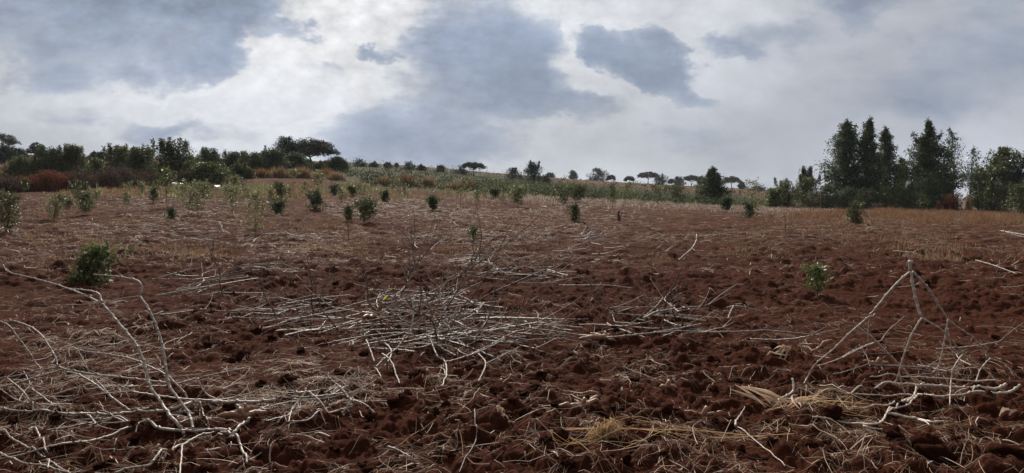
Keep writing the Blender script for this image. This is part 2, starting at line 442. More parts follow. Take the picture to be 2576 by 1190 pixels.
    # broad light and shade inside the bodies
    billow = m('MULTIPLY', m('SUBTRACT', .34, bil), m('MULTIPLY_ADD', glow, .22, .03))
    puff = m('MULTIPLY', m('SUBTRACT', nz(p0, 7.5, 8, .62, (2.2, 4.1, 6.3)), .5), m('MULTIPLY_ADD', glow, .30, .07))
    inner = m('ADD', m('ADD', smooth(nz(p0, 2.3, 6, .55, (1.2, 9.1, 3.3)), .3, .7, .86, 1.12), billow), puff)
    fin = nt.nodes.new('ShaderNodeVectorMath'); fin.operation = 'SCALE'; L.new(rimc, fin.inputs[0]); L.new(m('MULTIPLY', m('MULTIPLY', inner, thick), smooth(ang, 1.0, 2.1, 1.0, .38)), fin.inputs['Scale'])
    sky = nt.nodes.new('ShaderNodeTexSky'); sky.sky_type = 'NISHITA'; sky.sun_disc = False
    sky.sun_elevation = SUN_EL; sky.sun_rotation = SUN_AZ; sky.air_density = 1.2; sky.dust_density = 2.0; sky.altitude = 1700
    b1 = nt.nodes.new('ShaderNodeBackground'); L.new(sky.outputs[0], b1.inputs[0]); b1.inputs[1].default_value = .07
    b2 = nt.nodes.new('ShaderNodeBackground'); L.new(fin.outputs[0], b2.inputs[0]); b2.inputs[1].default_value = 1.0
    cover = smooth(nz(p0, 1.7, 4, .5, (6.6, 3.2, 8.1)), .2, .6, .86, .98)
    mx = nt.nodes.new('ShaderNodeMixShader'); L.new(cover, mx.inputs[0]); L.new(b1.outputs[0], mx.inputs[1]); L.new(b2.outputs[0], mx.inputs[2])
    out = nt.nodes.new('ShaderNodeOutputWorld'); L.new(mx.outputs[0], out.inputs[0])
    w.cycles.sampling_method = 'MANUAL'; w.cycles.sample_map_resolution = 512
build_sky()
SC.view_settings.view_transform = 'Standard'; SC.view_settings.look = 'None'
SC.view_settings.exposure = 0; SC.view_settings.gamma = 1
SC.cycles.use_denoising = False if False else SC.cycles.use_denoising
SC.cycles.max_bounces = 6; SC.cycles.transparent_max_bounces = 6

# ------------------------------------------------------------------ the dusty air over the plain
def build_haze(density):
    x0, x1, y0, y1, z0, z1 = -1850, 1850, -30, 1800, -32, 62
    V = np.array([(x, y, z) for z in (z0, z1) for y in (y0, y1) for x in (x0, x1)], float)
    F = np.array([(0, 2, 3, 1), (4, 5, 7, 6), (0, 1, 5, 4), (2, 6, 7, 3), (0, 4, 6, 2), (1, 3, 7, 5)])
    m, nt, _, L = new_mat('haze')
    v = N(nt, 'ShaderNodeVolumePrincipled', inp={'Density': density, 'Color': (.80, .86, .95, 1), 'Anisotropy': .35})
    o = N(nt, 'ShaderNodeOutputMaterial'); L.new(v.outputs[0], o.inputs['Volume'])
    tag(link('haze', mesh_np('haze', V, F), m), kind='stuff')
build_haze(.00010)
# ------------------------------------------------------------------ tubes
class Tubes:
    def __init__(self): self.v = []; self.f = []; self.a = []
    def add(self, pts, r0, r1, step=.015, sides=7, node=0.065, bump=.28, wob=.0, seed=0, knob=True, prof=None, rest=False):
        P = [Vector(p) for p in pts]
        # Catmull-Rom resample
        Q = []
        if len(P) == 2: P = [P[0], P[0].lerp(P[1], .5), P[1]]
        E = [P[0] * 2 - P[1]] + P + [P[-1] * 2 - P[-2]]
        for i in range(1, len(E) - 2):
            a, b, c, d = E[i - 1:i + 3]
            n = max(2, int((c - b).length / step))
            for k in range(n):
                t = k / n
                Q.append(.5 * ((2 * b) + (c - a) * t + (2 * a - 5 * b + 4 * c - d) * t * t + (3 * b - a - 3 * c + d) * t ** 3))
        Q.append(P[-1])
        if rest:      # lie on the soil rather than cut through it
            A = np.array([tuple(q) for q in Q]); g_ = ground_z(A[:, 0], A[:, 1]) + r0 * .7 + .018
            zz = np.maximum(A[:, 2], g_)
            w_ = 9; pz = np.pad(zz, w_, mode='edge'); k_ = np.hanning(2 * w_ + 1); zz = np.maximum(np.convolve(pz, k_ / k_.sum(), 'valid'), A[:, 2])
            Q = [Vector((q.x, q.y, z)) for q, z in zip(Q, zz)]
        L = [0]
        for a, b in zip(Q, Q[1:]): L.append(L[-1] + (b - a).length)
        T = max(L[-1], 1e-6)
        rr = random.Random(seed)
        ph = rr.random() * node if node else 0
        up = Vector((0, 0, 1)); base = len(self.v); nrm = None
        for i, q in enumerate(Q):
            tg = (Q[min(i + 1, len(Q) - 1)] - Q[max(i - 1, 0)])
            tg = tg.normalized() if tg.length > 1e-9 else Vector((0, 0, 1))
            if nrm is None:
                nrm = tg.orthogonal().normalized()
            nrm = (nrm - tg * nrm.dot(tg)).normalized(); bn = tg.cross(nrm)
            t = L[i] / T
            r = prof(t) if prof else r0 + (r1 - r0) * t
            off = Vector((0, 0, 0)); g = 0.0
            if node:
                kx = (L[i] + ph) / node; fr = kx - math.floor(kx) - .5
                g = math.exp(-(fr * node / .0085) ** 2)
                side = nrm * math.cos(math.floor(kx) * 2.4) + bn * math.sin(math.floor(kx) * 2.4)
                r *= 1 + bump * g
                if knob: off = side * (r * .5 * g)
            if wob: off = off + Vector((rr.gauss(0, wob), rr.gauss(0, wob), rr.gauss(0, wob)))
            for s in range(sides):
                a = 2 * math.pi * s / sides
                self.a.append(.75 * g if node and knob else 0.0)
                self.v.append(q + off + (nrm * math.cos(a) + bn * math.sin(a)) * r)
        n = len(Q)
        for i in range(n - 1):
            for s in range(sides):
                a = base + i * sides + s; b = base + i * sides + (s + 1) % sides
                self.f.append((a, b, b + sides, a + sides))
        self.f.append(tuple(base + s for s in reversed(range(sides))))
        self.f.append(tuple(base + (n - 1) * sides + s for s in range(sides)))
    def build(self, name, mat, parent=None, origin=(0, 0, 0)):
        o_ = Vector(origin)
        me = bpy.data.meshes.new(name)
        me.from_pydata([v - o_ for v in self.v], [], self.f)
        me.attributes.new('scar', 'FLOAT', 'POINT').data.foreach_set('value', np.array(self.a, np.float32))
        return link(name, me, mat, parent, loc=origin if parent is None else None, smooth=True)

def gz(p): return float(ground_z(np.array(p[0]), np.array(p[1])))

C1 = lambda cx, cy: (cx * .5244, 566 + cy * .5244)
C2 = lambda cx, cy: (817.7 + cx * .577, 503.2 + cy * .577)
C3 = lambda cx, cy: (1698.2 + cx * .5773, 503.2 + cy * .5773)

def hero(branches, conv, label, group=None, mat='stalk', name='cassava_stalk', lift=.0):
    """one stalk: branches = (points, depth at start, depth at end, radius start, radius end)"""
    t = Tubes(); org = None
    for bi, (pts, d0, d1, r0, r1) in enumerate(branches):
        S = [0]
        for a, b in zip(pts, pts[1:]): S.append(S[-1] + math.hypot(b[0] - a[0], b[1] - a[1]))
        W = []
        for s, p in zip(S, pts):
            d = d0 + (d1 - d0) * s / S[-1]
            q = ray(*conv(*p), d)
            for _ in range(40):      # keep it on top of the soil
                if q.z >= gz(q) + r0 * .6 + .018: break
                d -= .02; q = ray(*conv(*p), d)
            q.z = max(q.z, gz(q) + r0 * .6 + lift)
            W.append(q)
        if org is None: org = W[0].copy()
        t.add(W, r0 * .76, r1 * .76, step=.011, sides=8, seed=bi * 7 + len(pts), node=.066 if r0 > .008 else .052, bump=.36, rest=True)
    o = t.build(name, M[mat], None, org)
    tag(o, label, 'cassava stalk', group)
    return o

GL = 'cassava stalks of the heap at the near left'
hero([([(885, 1008), (820, 920), (765, 840), (715, 765), (700, 690), (665, 595), (620, 530), (560, 460), (520, 410), (488, 378)], 5.25, 5.9, .0145, .0105),
      ([(488, 378), (482, 345), (470, 328), (430, 315), (370, 308), (300, 302)], 5.9, 6.2, .0095, .005),
      ([(488, 378), (440, 352), (380, 325), (320, 303), (260, 282), (140, 250), (40, 225), (15, 190)], 5.9, 6.5, .0095, .005),
      ([(270, 285), (255, 310), (225, 300)], 6.2, 6.25, .004, .003)], C1,
     'long grey cassava stalk leaning up left, upper end forked', GL)
hero([([(925, 990), (905, 905), (860, 840), (815, 775), (797, 690), (775, 560), (740, 460), (705, 390), (672, 342)], 5.3, 6.0, .0140, .0105),
      ([(672, 342), (681, 305), (664, 270), (600, 252), (540, 245), (450, 237)], 6.0, 6.3, .0105, .006),
      ([(668, 342), (600, 350), (500, 370), (400, 381), (300, 386), (150, 411)], 6.0, 6.6, .005, .003),
      ([(797, 757), (700, 745), (560, 728), (440, 715), (330, 695), (275, 680)], 5.75, 5.9, .010, .009),
      ([(275, 680), (268, 640), (235, 580), (200, 530), (150, 490), (75, 462), (50, 458)], 5.9, 6.3, .0085, .006),
      ([(275, 682), (195, 688), (140, 610), (80, 530), (40, 480), (-30, 450)], 5.9, 6.2, .0075, .005),
      ([(195, 690), (120, 715), (0, 735), (-90, 740)], 5.9, 5.9, .0075, .006)], C1,
     'tall pale cassava stalk with a hooked tip and a level side branch', GL)
hero([([(1320, 838), (1230, 850), (1150, 848), (1050, 850), (930, 850), (870, 868), (800, 888), (700, 897), (620, 905), (540, 910), (430, 912), (330, 908), (250, 905), (160, 895)], 5.75, 5.75, .0165, .0105),
      ([(160, 895), (100, 893), (40, 885), (-60, 860)], 5.75, 5.8, .0095, .007),
      ([(160, 895), (152, 865), (120, 810), (80, 770), (35, 735)], 5.75, 6.0, .009, .006)], C1,
     'thick white cassava stalk lying level across the heap with a brown cut end', GL)
hero([([(1290, 868), (1230, 900), (1180, 945), (1130, 990), (1115, 1012)], 5.7, 5.45, .015, .014),
      ([(1115, 1012), (1150, 1055), (1170, 1100), (1185, 1146)], 5.45, 5.2, .0115, .009),
      ([(1110, 1005), (1050, 998), (960, 1010), (890, 1050), (820, 1095), (720, 1150), (630, 1165), (550, 1190)], 5.45, 4.95, .0125, .009)], C1,
     'pale stalk forking before the near left heap, one long arm curving down', GL)
hero([([(1120, 990), (1030, 985), (940, 988), (850, 985), (760, 975), (655, 968)], 5.4, 5.45, .0135, .012),
      ([(655, 968), (600, 940), (530, 932), (450, 930), (350, 937)], 5.45, 5.55, .0105, .008),
      ([(655, 968), (560, 1000), (440, 1035), (330, 1045), (200, 1072), (100, 1105), (-30, 1130)], 5.45, 5.2, .0105, .007)], C1,
     'long grey stalk low in the near left heap, splitting into two near its middle', GL)
hero([([(905, 852), (880, 800), (800, 722), (740, 690), (640, 645), (520, 620), (420, 608), (355, 592)], 5.8, 6.3, .0105, .006)], C1,
     'thin stalk slanting up left across the straw behind the near left heap', GL)
hero([([(625, 895), (540, 830), (450, 760), (370, 715), (300, 700)], 5.75, 6.0, .0105, .008),
      ([(450, 762), (420, 690), (395, 640), (375, 600)], 6.0, 6.2, .006, .004),
      ([(540, 832), (505, 790), (460, 740)], 5.85, 6.0, .006, .004)], C1,
     'short slanting stalk behind the thick level one, with thin upright shoots', GL)
hero([([(-40, 965), (50, 1020), (120, 1060), (180, 1095), (260, 1150), (350, 1200)], 5.3, 4.9, .0085, .006)], C1,
     'slim stalk running down from the left edge to the bottom of the view', GL)
hero([([(150, 975), (190, 1020), (215, 1070), (237, 1115), (230, 1165)], 5.45, 5.0, .008, .006)], C1,
     'bent upright piece of stalk near the bottom left corner', GL)
hero([([(-40, 1080), (80, 1130), (150, 1150), (250, 1170), (340, 1190)], 5.1, 4.95, .0085, .006)], C1,
     'lowest slim stalk in the bottom left corner, almost level', GL)
hero([([(930, 905), (800, 922), (700, 935), (600, 950), (470, 948), (360, 965), (220, 985)], 5.65, 5.6, .0105, .007),
      ([(700, 935), (650, 1000), (610, 1060)], 5.6, 5.35, .006, .004)], C1,
     'stalk squeezed under the thick level stalk, with a twig pointing down', GL)
hero([([(960, 850), (975, 910), (1000, 975), (1005, 990)], 5.65, 5.4, .010, .009)], C1, 'short brown stalk piece standing between the arms of the heap', GL, 'stalk_dark')
hero([([(950, 735), (970, 785), (1000, 818), (1045, 840)], 5.95, 5.85, .008, .007), ([(1045, 840), (1140, 822), (1195, 770), (1215, 740)], 5.85, 6.05, .007, .004),
      ([(1140, 822), (1210, 805), (1290, 770)], 5.85, 5.95, .006, .004)], C1, 'thin forked shoot curving up behind the brown cut end', GL)
hero([([(875, 1060), (870, 1120), (862, 1200)], 5.3, 4.85, .0075, .006)], C1, 'thin straight shoot pointing down to the bottom edge', GL)
hero([([(1480, 800), (1530, 840), (1560, 880), (1580, 908)], 5.8, 5.6, .010, .006), ([(1470, 795), (1420, 865), (1380, 920), (1330, 965)], 5.8, 5.5, .009, .006)], C1,
     'two-armed pale stalk end right of the near left heap', GL)
hero([([(1440, 830), (1400, 890), (1385, 955)], 5.75, 5.5, .009, .006), ([(1440, 832), (1540, 820), (1650, 805)], 5.75, 5.85, .009, .006)], C1,
     'small pale forked piece beside the two-armed stalk end', GL)
hero([([(1630, 775), (1680, 840), (1700, 850)], 5.85, 5.7, .012, .010), ([(1690, 835), (1660, 880), (1640, 912)], 5.7, 5.6, .009, .006), ([(1680, 835), (1750, 860), (1800, 905)], 5.75, 5.6, .009, .006)], C1,
     'white stalk stub with spread twigs at the far right of the near left heap', GL)
hero([([(1690, 870), (1580, 905), (1480, 935), (1380, 945)], 5.65, 5.5, .0085, .006)], C1, 'slim pale shoot lying in front of the two-armed stalk end', GL)
hero([([(145, 780), (200, 820), (250, 860), (300, 902)], 5.95, 5.75, .0075, .006)], C1, 'thin dry shoot crossing above the thick level stalk at the left', GL)
hero([([(1300, 880), (1180, 900), (1050, 930), (960, 945), (860, 948)], 5.6, 5.5, .0085, .006)], C1, 'thin stalk running left from below the brown cut end', GL)

# leaning three-legged stalk at the right
GR = 'cassava stalks of the heap at the near right'
hero([([(1028, 262), (1024, 290), (1026, 313)], 6.2, 6.2, .022, .018),
      ([(1023, 313), (960, 370), (900, 440), (850, 505)], 6.2, 6.25, .0125, .011),
      ([(850, 505), (790, 555), (740, 600), (690, 650), (640, 690), (603, 725), (580, 770), (560, 800)], 6.25, 6.4, .010, .006),
      ([(850, 507), (843, 560), (840, 630), (820, 690)], 6.25, 6.5, .006, .004),
      ([(795, 553), (860, 600), (940, 680), (1000, 740), (1048, 800)], 6.3, 6.4, .008, .007),
      ([(870, 620), (800, 650), (720, 690), (620, 725)], 6.3, 6.5, .006, .004),
      ([(1030, 313), (1036, 370), (1050, 430), (1061, 480), (1075, 515)], 6.2, 6.1, .0145, .0125),
      ([(1075, 515), (1040, 570), (1010, 640), (990, 700), (978, 742), (985, 790), (1002, 850)], 6.1, 6.1, .010, .007),
      ([(978, 742), (960, 800)], 6.1, 6.15, .006, .005),
      ([(1075, 515), (1120, 540), (1180, 580), (1230, 640), (1280, 690), (1340, 730), (1388, 782)], 6.1, 6.3, .010, .006),
      ([(1255, 672), (1215, 730), (1202, 800), (1197, 895)], 6.2, 6.05, .0075, .005),
      ([(1205, 735), (1230, 770)], 6.15, 6.1, .005, .004),
      ([(1036, 313), (1090, 370), (1120, 410), (1150, 460), (1190, 520)], 6.2, 6.5, .0125, .010),
      ([(1190, 520), (1240, 560), (1300, 600), (1340, 650), (1372, 690)], 6.5, 6.7, .009, .007),
      ([(1372, 690), (1440, 718), (1505, 785)], 6.7, 6.7, .007, .005),
      ([(1372, 690), (1330, 740), (1310, 800), (1295, 842)], 6.7, 6.4, .007, .005),
      ([(1190, 520), (1178, 590), (1165, 660), (1150, 722), (1149, 775)], 6.5, 6.5, .0085, .006),
      ([(1150, 720), (1120, 760)], 6.5, 6.5, .006, .004),
      ([(1190, 560), (1205, 650), (1225, 720)], 6.5, 6.5, .006, .004)], C3,
     'upended cassava stalk standing on its three spread branches, knobbly cut end at the top', None, 'stalk_light')
hero([([(1445, 800), (1400, 826), (1300, 820), (1200, 815), (1120, 808), (1050, 806)], 6.4, 6.35, .017, .013),
      ([(1050, 806), (960, 800), (880, 818), (760, 850), (600, 872), (480, 865)], 6.35, 6.3, .009, .006),
      ([(1052, 808), (1045, 850), (1010, 885), (960, 912), (920, 940), (888, 972), (800, 975), (700, 965), (600, 945)], 6.35, 5.8, .011, .007)], C3,
     'thick grey stalk with a brown crooked end lying under the upended stalk', GR, 'stalk_light')
hero([([(1505, 805), (1460, 838), (1350, 843), (1250, 850), (1150, 856), (1060, 850)], 6.25, 6.2, .0145, .012),
      ([(1060, 850), (1000, 872), (940, 890), (850, 905), (740, 900)], 6.2, 6.1, .0095, .006),
      ([(1060, 850), (950, 855), (860, 850), (780, 845)], 6.2, 6.25, .009, .006),
      ([(1055, 852), (1020, 890), (970, 905), (930, 925)], 6.2, 6.0, .009, .007)], C3,
     'second thick stalk with a crooked brown end, just in front of the first', GR, 'stalk_light')
hero([([(1420, 790), (1300, 790), (1200, 780), (1100, 775), (980, 770), (850, 770)], 6.6, 6.6, .009, .006)], C3, 'thin level shoot behind the two thick stalks at the right', GR, 'stalk_light')
hero([([(925, 928), (1000, 945), (1060, 958), (1120, 968), (1172, 966)], 5.85, 5.8, .014, .011), ([(1060, 958), (1110, 985)], 5.8, 5.75, .009, .007)], C3, 'short fat peeled stalk piece in front of the heap at the right', GR, 'stalk_light')
hero([([(820, 983), (880, 1000), (930, 995)], 5.75, 5.7, .010, .007)], C3, 'small tan stalk stub in front of the maize husks', GR, 'stalk_light')
hero([([(512, 778), (517, 815), (505, 845), (455, 868), (453, 895)], 6.2, 6.0, .010, .012)], C3, 'short curved stalk piece with a thick end, left of the maize husks', GR, 'stalk_light')
hero([([(262, 985), (268, 960), (290, 928), (305, 900)], 5.85, 6.0, .010, .004), ([(272, 988), (340, 1040), (400, 1090), (480, 1165)], 5.85, 5.3, .005, .0035)], C3, 'thin stalk with a swollen elbow, its long arm trailing to the lower right', GR, 'stalk_light')
hero([([(225, 472), (255, 462), (310, 468), (380, 488)], 8.3, 8.2, .010, .007), ([(255, 462), (240, 490), (230, 518)], 8.2, 7.9, .008, .006)], C3, 'white forked stick on bare soil left of the upended stalk', None)
hero([([(60, 578), (180, 575), (320, 572), (400, 568), (560, 582), (640, 590)], 7.4, 7.2, .012, .006), ([(180, 575), (40, 570), (-90, 578)], 7.4, 7.4, .009, .007)], C3, 'long straight grey stalk lying on clods in the middle right', None)

# ------------------------------------------------------------------ stalk prototypes for the heaps
def proto_stalk(seed, length, forks, up=.15, r0=.0125, curve=.25, step=.016, sides=6):
    rr = random.Random(seed); t = Tubes()
    def go(p, d, L, r, lev):
        pts = [p.copy()]; n = 5
        side = Vector((0, 0, 1)).cross(d).normalized() * rr.uniform(-curve, curve)
        for i in range(n):
            d = (d + side * .22 + Vector((0, 0, up * .12 * (1 if lev else .3))) + Vector((rr.gauss(0, .05), rr.gauss(0, .05), rr.gauss(0, .04)))).normalized()
            pts.append(pts[-1] + d * (L / n))
        r1 = r * (.78 if lev == 0 else .5)
        t.add(pts, r, r1, step=step, sides=sides, seed=seed + lev * 3 + int(L * 100), node=.06)
        if lev < forks:
            k = rr.choice((2, 3, 3))
            for i in range(k):
                ax = d.orthogonal().normalized(); ax.rotate(Matrix.Rotation(2 * math.pi * i / k + rr.uniform(-.4, .4), 3, d))
                dd = (d + ax * rr.uniform(.6, 1.0)); dd.z = dd.z * .7 + .12 + up * .5; dd.normalize()
                go(pts[-1], dd, L * rr.uniform(.45, .7), r1 * .8, lev + 1)
    go(Vector((0, 0, 0)), Vector((1, 0, 0)), length, r0, 0)
    me = bpy.data.meshes.new('cassava_stalk'); me.from_pydata([tuple(v) for v in t.v], [], t.f)
    me.attributes.new('scar', 'FLOAT', 'POINT').data.foreach_set('value', np.array(t.a, np.float32))
    me.polygons.foreach_set('use_smooth', np.ones(len(me.polygons), bool))
    return me
STRAIGHT = [proto_stalk(100 + i, R.uniform(.6, 1.1), 0, up=.0, curve=.9 if i % 2 else .35, r0=.0082 + .0028 * R.random()) for i in range(5)]
FORK1 = [proto_stalk(200 + i, R.uniform(.5, .85), 1, up=.15, curve=.6, r0=.009) for i in range(6)]
FORK2 = [proto_stalk(300 + i, R.uniform(.45, .7), 2, up=.35, curve=.6, r0=.009) for i in range(6)]
SHORT = [proto_stalk(400 + i, R.uniform(.22, .5), 0 if i % 3 else 1, up=.05, curve=.9, r0=.009) for i in range(6)]
for q in STRAIGHT + FORK1 + FORK2 + SHORT: q.materials.append(M['stalk'])

def put_stalk(me, p, yaw, pitch, roll, s, label, group, dark=False, name='cassava_stalk'):
    o = bpy.data.objects.new(name, me); COL.objects.link(o)
    o.location = p; o.rotation_euler = (roll, pitch, yaw); o.scale = (s,) * 3
    if dark:
        o.material_slots[0].link = 'OBJECT'; o.material_slots[0].material = M['stalk_dark']
    tag(o, label, 'cassava stalk', group)
    return o

def heap(bx, by, rx, ry, n, label, group, kinds=(STRAIGHT, FORK1, FORK2, SHORT), wts=(4, 3, 2, 2), yaw0=0, ysp=.9, h=.16, s=(.85, 1.15), dark=.15, seed=0, flip=.4, tilt=.10, name='cassava_stalk'):
    rr = random.Random(seed)
    for i in range(n):
        a = rr.uniform(0, 2 * math.pi); q = math.sqrt(rr.random())
        x = bx + rx * q * math.cos(a); y = by + ry * q * math.sin(a)
        d = spot(x, y); p = at(x, d)
        sc = rr.uniform(*s)
        yaw = yaw0 + rr.gauss(0, ysp) + (math.pi if rr.random() < flip else 0)
        me = rr.choices(kinds, wts)[0]; me = rr.choice(me)
        # centre of the stalk over the chosen spot
        p.x -= math.cos(yaw) * .4 * sc; p.y -= math.sin(yaw) * .4 * sc
        p.z = max(gz(p), gz(p + Vector((math.cos(yaw), math.sin(yaw), 0)) * .5), p.z) + .01 + h * (i / n) * (1 - .6 * q)
        put_stalk(me, p, yaw, -abs(rr.gauss(0, tilt)) * (1 if rr.random() < .75 else -.35), rr.uniform(-.3, .3), sc, label, group, rr.random() < dark, name)

heap(1060, 828, 195, 74, 80, 'pale cassava stalk in the big tangled heap in the middle of the field', 'cassava stalks of the big central heap', seed=1, yaw0=.2, ysp=1.2, h=.16, tilt=.15, wts=(4, 5, 4, 2), dark=.25)
heap(1270, 852, 120, 46, 26, 'pale cassava stalk in the layered heap on the right flank of the big central heap', 'cassava stalks on the right flank of the central heap', wts=(5, 3, 1, 2), seed=2, yaw0=-.1, ysp=.5, h=.18)
heap(735, 812, 125, 34, 30, 'slim grey cassava stalk in the flat bundle left of the big central heap', 'cassava stalks of the flat bundle left of the central heap', wts=(5, 4, 2, 2), seed=3, tilt=.12, yaw0=.25, ysp=.5, h=.2, flip=.15, dark=.3, s=(.75, 1.05))
heap(500, 728, 105, 28, 22, 'slim grey cassava stalk in the small fanned heap right of the leafy bush', 'cassava stalks of the fanned heap near the leafy bush', wts=(4, 5, 2, 1), seed=4, tilt=.16, yaw0=.35, ysp=.7, h=.14, flip=.1, dark=.3, s=(.75, 1.05))
heap(690, 688, 80, 12, 8, 'long thin stalk lying by the straw behind the flat bundle', 'thin stalks behind the flat bundle', wts=(5, 3, 0, 1), seed=5, ysp=.4, h=.06)
heap(1290, 705, 120, 26, 24, 'pale cassava stalk in the heap just behind the big central one', 'cassava stalks of the heap behind the central one', wts=(5, 4, 2, 2), seed=6, tilt=.18, yaw0=-.3, ysp=.8, h=.18, dark=.3)
heap(1190, 662, 70, 14, 18, 'short white stalk in the low stack far behind the big central heap', 'white stalks of the low stack behind', wts=(4, 1, 0, 6), seed=7, ysp=.35, h=.16, dark=.05)
heap(1620, 812, 130, 36, 22, 'grey cassava stalk in the loose heap right of the big central one', 'cassava stalks of the loose heap right of centre', wts=(3, 5, 3, 2), seed=8, tilt=.2, yaw0=.35, ysp=.8, h=.16, dark=.35)
heap(1478, 607, 34, 16, 18, 'white cut stalk in the small pile on the far bare soil', 'white stalks of the small far pile', kinds=(SHORT, FORK1), wts=(5, 2), seed=9, ysp=1.3, h=.5, s=(1.2, 1.7), dark=0)
heap(330, 1020, 330, 80, 12, 'thin forked shoot strewn among the straw of the near left heap', 'thin shoots around the near left heap', wts=(2, 4, 4, 2), seed=12, name='thin_shoot', yaw0=.2, ysp=.7, h=.04, s=(.6, .9), dark=.3)
heap(800, 1010, 130, 30, 8, 'thin forked shoot at the right end of the near left heap', 'thin shoots right of the near left heap', wts=(2, 4, 3, 3), seed=13, name='thin_shoot', yaw0=.2, ysp=.8, h=.05, s=(.55, .8), dark=.2)
heap(2280, 930, 180, 40, 8, 'thin dark shoot under the upended stalk', 'thin shoots under the upended stalk', wts=(2, 4, 4, 2), seed=14, name='thin_shoot', yaw0=.1, ysp=.7, h=.06, s=(.6, .85), dark=.5)
heap(1120, 600, 130, 32, 22, 'thin branching stalk scattered behind the big central heap', 'branching stalks scattered behind the central heap', wts=(3, 5, 4, 2), seed=10, tilt=.25, name='bare_branch', ysp=1.0, h=.15, s=(1, 1.4), dark=.3)
heap(640, 600, 190, 28, 20, 'thin white stalk lying loose on the far left soil', 'loose white stalks on the far left soil', wts=(4, 5, 1, 3), seed=11, name='loose_stick', tilt=.12, ysp=.6, h=.05, s=(1, 1.4), dark=.1)
for i_, (bx, by, rx, ry, n) in enumerate([(300, 590, 260, 24, 14), (1450, 640, 200, 26, 12), (1850, 620, 260, 40, 12), (900, 560, 300, 16, 12)]):
    heap(bx, by, rx, ry, n, 'thin dry branch scattered over the middle distance of the field', 'thin branches scattered over the middle distance', wts=(3, 5, 3, 3), seed=20 + i_, ysp=.8, h=.03, s=(.9, 1.3), dark=.35, tilt=.15, name='bare_branch')
# dark thin ends standing up out of the central heap
GU = 'dark branch ends rising from the central heap'
def upright(bx, by, tipx, tipy, d, n, seed, label):
    rr = random.Random(seed); t = Tubes()
    b = ray(bx, by, d); b.z = max(b.z, gz(b)); e = ray(tipx, tipy, d + rr.uniform(-.2, .5))
    def arc(a, c, r0, r1, w=.08):
        m_ = a.lerp(c, .45) + Vector((rr.gauss(0, w), rr.gauss(0, w), rr.gauss(0, w * .5)))
        t.add([a, a.lerp(m_, .5) + Vector((rr.gauss(0, .02),) * 3), m_, m_.lerp(c, .55) + Vector((rr.gauss(0, .02),) * 3), c], r0, r1, step=.02, sides=6, node=.05, seed=rr.randint(0, 999))
        return m_
    m1 = arc(b, e, .0098, .0038)
    for i in range(n):
        f = rr.uniform(.35, .85); a = b.lerp(m1, f / .45) if f < .45 else m1.lerp(e, (f - .45) / .55)
        L = (e - b).length * rr.uniform(.25, .55)
        dv = ((e - b).normalized() + Vector((rr.uniform(-.9, .9), rr.uniform(-.5, .5), rr.uniform(-.1, .5)))).normalized()
        c = a + dv * L; c.z = max(c.z, gz(c) + .02)
        arc(a, c, .005, .0025, .04)
    tag(t.build('bare_branch', M['stalk_dark'], None, b), label, 'branch', GU)
UP = [(1040, 870, 1035, 565, 9.0, 5, 'nearly upright'), (1050, 780, 1330, 575, 9.6, 5, 'slanting up right'), (1085, 850, 1200, 620, 8.6, 4, 'steep'), (960, 840, 900, 655, 9.3, 3, 'leaning left'),
      (1130, 800, 1420, 660, 9.4, 4, 'low and long'), (790, 790, 770, 640, 10.3, 3, 'twiggy'), (700, 810, 655, 650, 9.9, 3, 'thin'), (850, 830, 830, 680, 9.3, 2, 'slender'),
      (1300, 800, 1380, 660, 9.5, 3, 'forked'), (1180, 760, 1290, 560, 10.8, 4, 'long'), (1000, 760, 1120, 575, 11.0, 4, 'far'), (560, 740, 520, 610, 11.6, 3, 'sparse'),
      (1660, 830, 1730, 640, 8.8, 3, 'curved'), (1700, 800, 1655, 690, 9.1, 3, 'twisted'), (1560, 800, 1480, 700, 9.2, 3, 'spread'), (1100, 900, 960, 730, 8.0, 3, 'nearer'), (1190, 880, 1250, 700, 8.2, 3, 'bare')]
UPW = ['rises nearly upright out of the big central heap', 'slants far up right over the big central heap', 'climbs steeply from the front of the big central heap', 'leans left from the big central heap',
       'reaches low to the right from the big central heap', 'stands twiggy above the flat bundle, right hand one', 'stands thin above the left end of the flat bundle', 'stands in the gap between flat bundle and big heap',
       'rises forked from the right flank of the big heap', 'reaches highest of those behind the big heap', 'slants up right from the back of the big heap', 'pokes up sparse from the fanned heap by the bush',
       'curves up from the right end of the loose heap', 'stands twisted in the middle of the loose heap', 'spreads left from the loose heap', 'bends left at the front of the big heap', 'stands bare at the front right of the big heap']
for i, ((bx, by, tx, ty, d, n, _), w_) in enumerate(zip(UP, UPW)):
    upright(bx, by, tx, ty, d, n, 500 + i, 'dark branch that ' + w_)
# front legs of the central heap, seen against the dark soil
hero([([(440, 590), (500, 640), (570, 680)], 8.0, 7.8, .013, .012), ([(460, 610), (490, 680), (525, 708), (528, 780), (505, 835)], 7.9, 7.1, .011, .007), ([(525, 708), (620, 680), (720, 640), (790, 600)], 7.5, 7.9, .010, .006)], C2,
     'white forked stalk at the front of the big central heap, one arm pointing down', None)
hero([([(350, 590), (320, 640), (270, 680), (220, 730)], 7.9, 7.4, .012, .010), ([(250, 670), (285, 700), (305, 750), (325, 800)], 7.5, 7.0, .011, .007), ([(215, 730), (245, 775)], 7.4, 7.2, .009, .006), ([(320, 640), (400, 645), (500, 620)], 7.7, 7.9, .011, .008)], C2,
     'white stalk with spread twigs at the front left of the big central heap', None)
hero([([(180, 610), (200, 660), (215, 705)], 7.8, 7.4, .011, .008)], C2, 'short white stub left of the spread twigs at the central heap', None)
hero([([(670, 670), (700, 715), (670, 790)], 7.5, 7.1, .009, .006), ([(700, 715), (770, 680), (850, 640)], 7.5, 7.7, .008, .005)], C2, 'thin white twig at the front right of the big central heap', None)
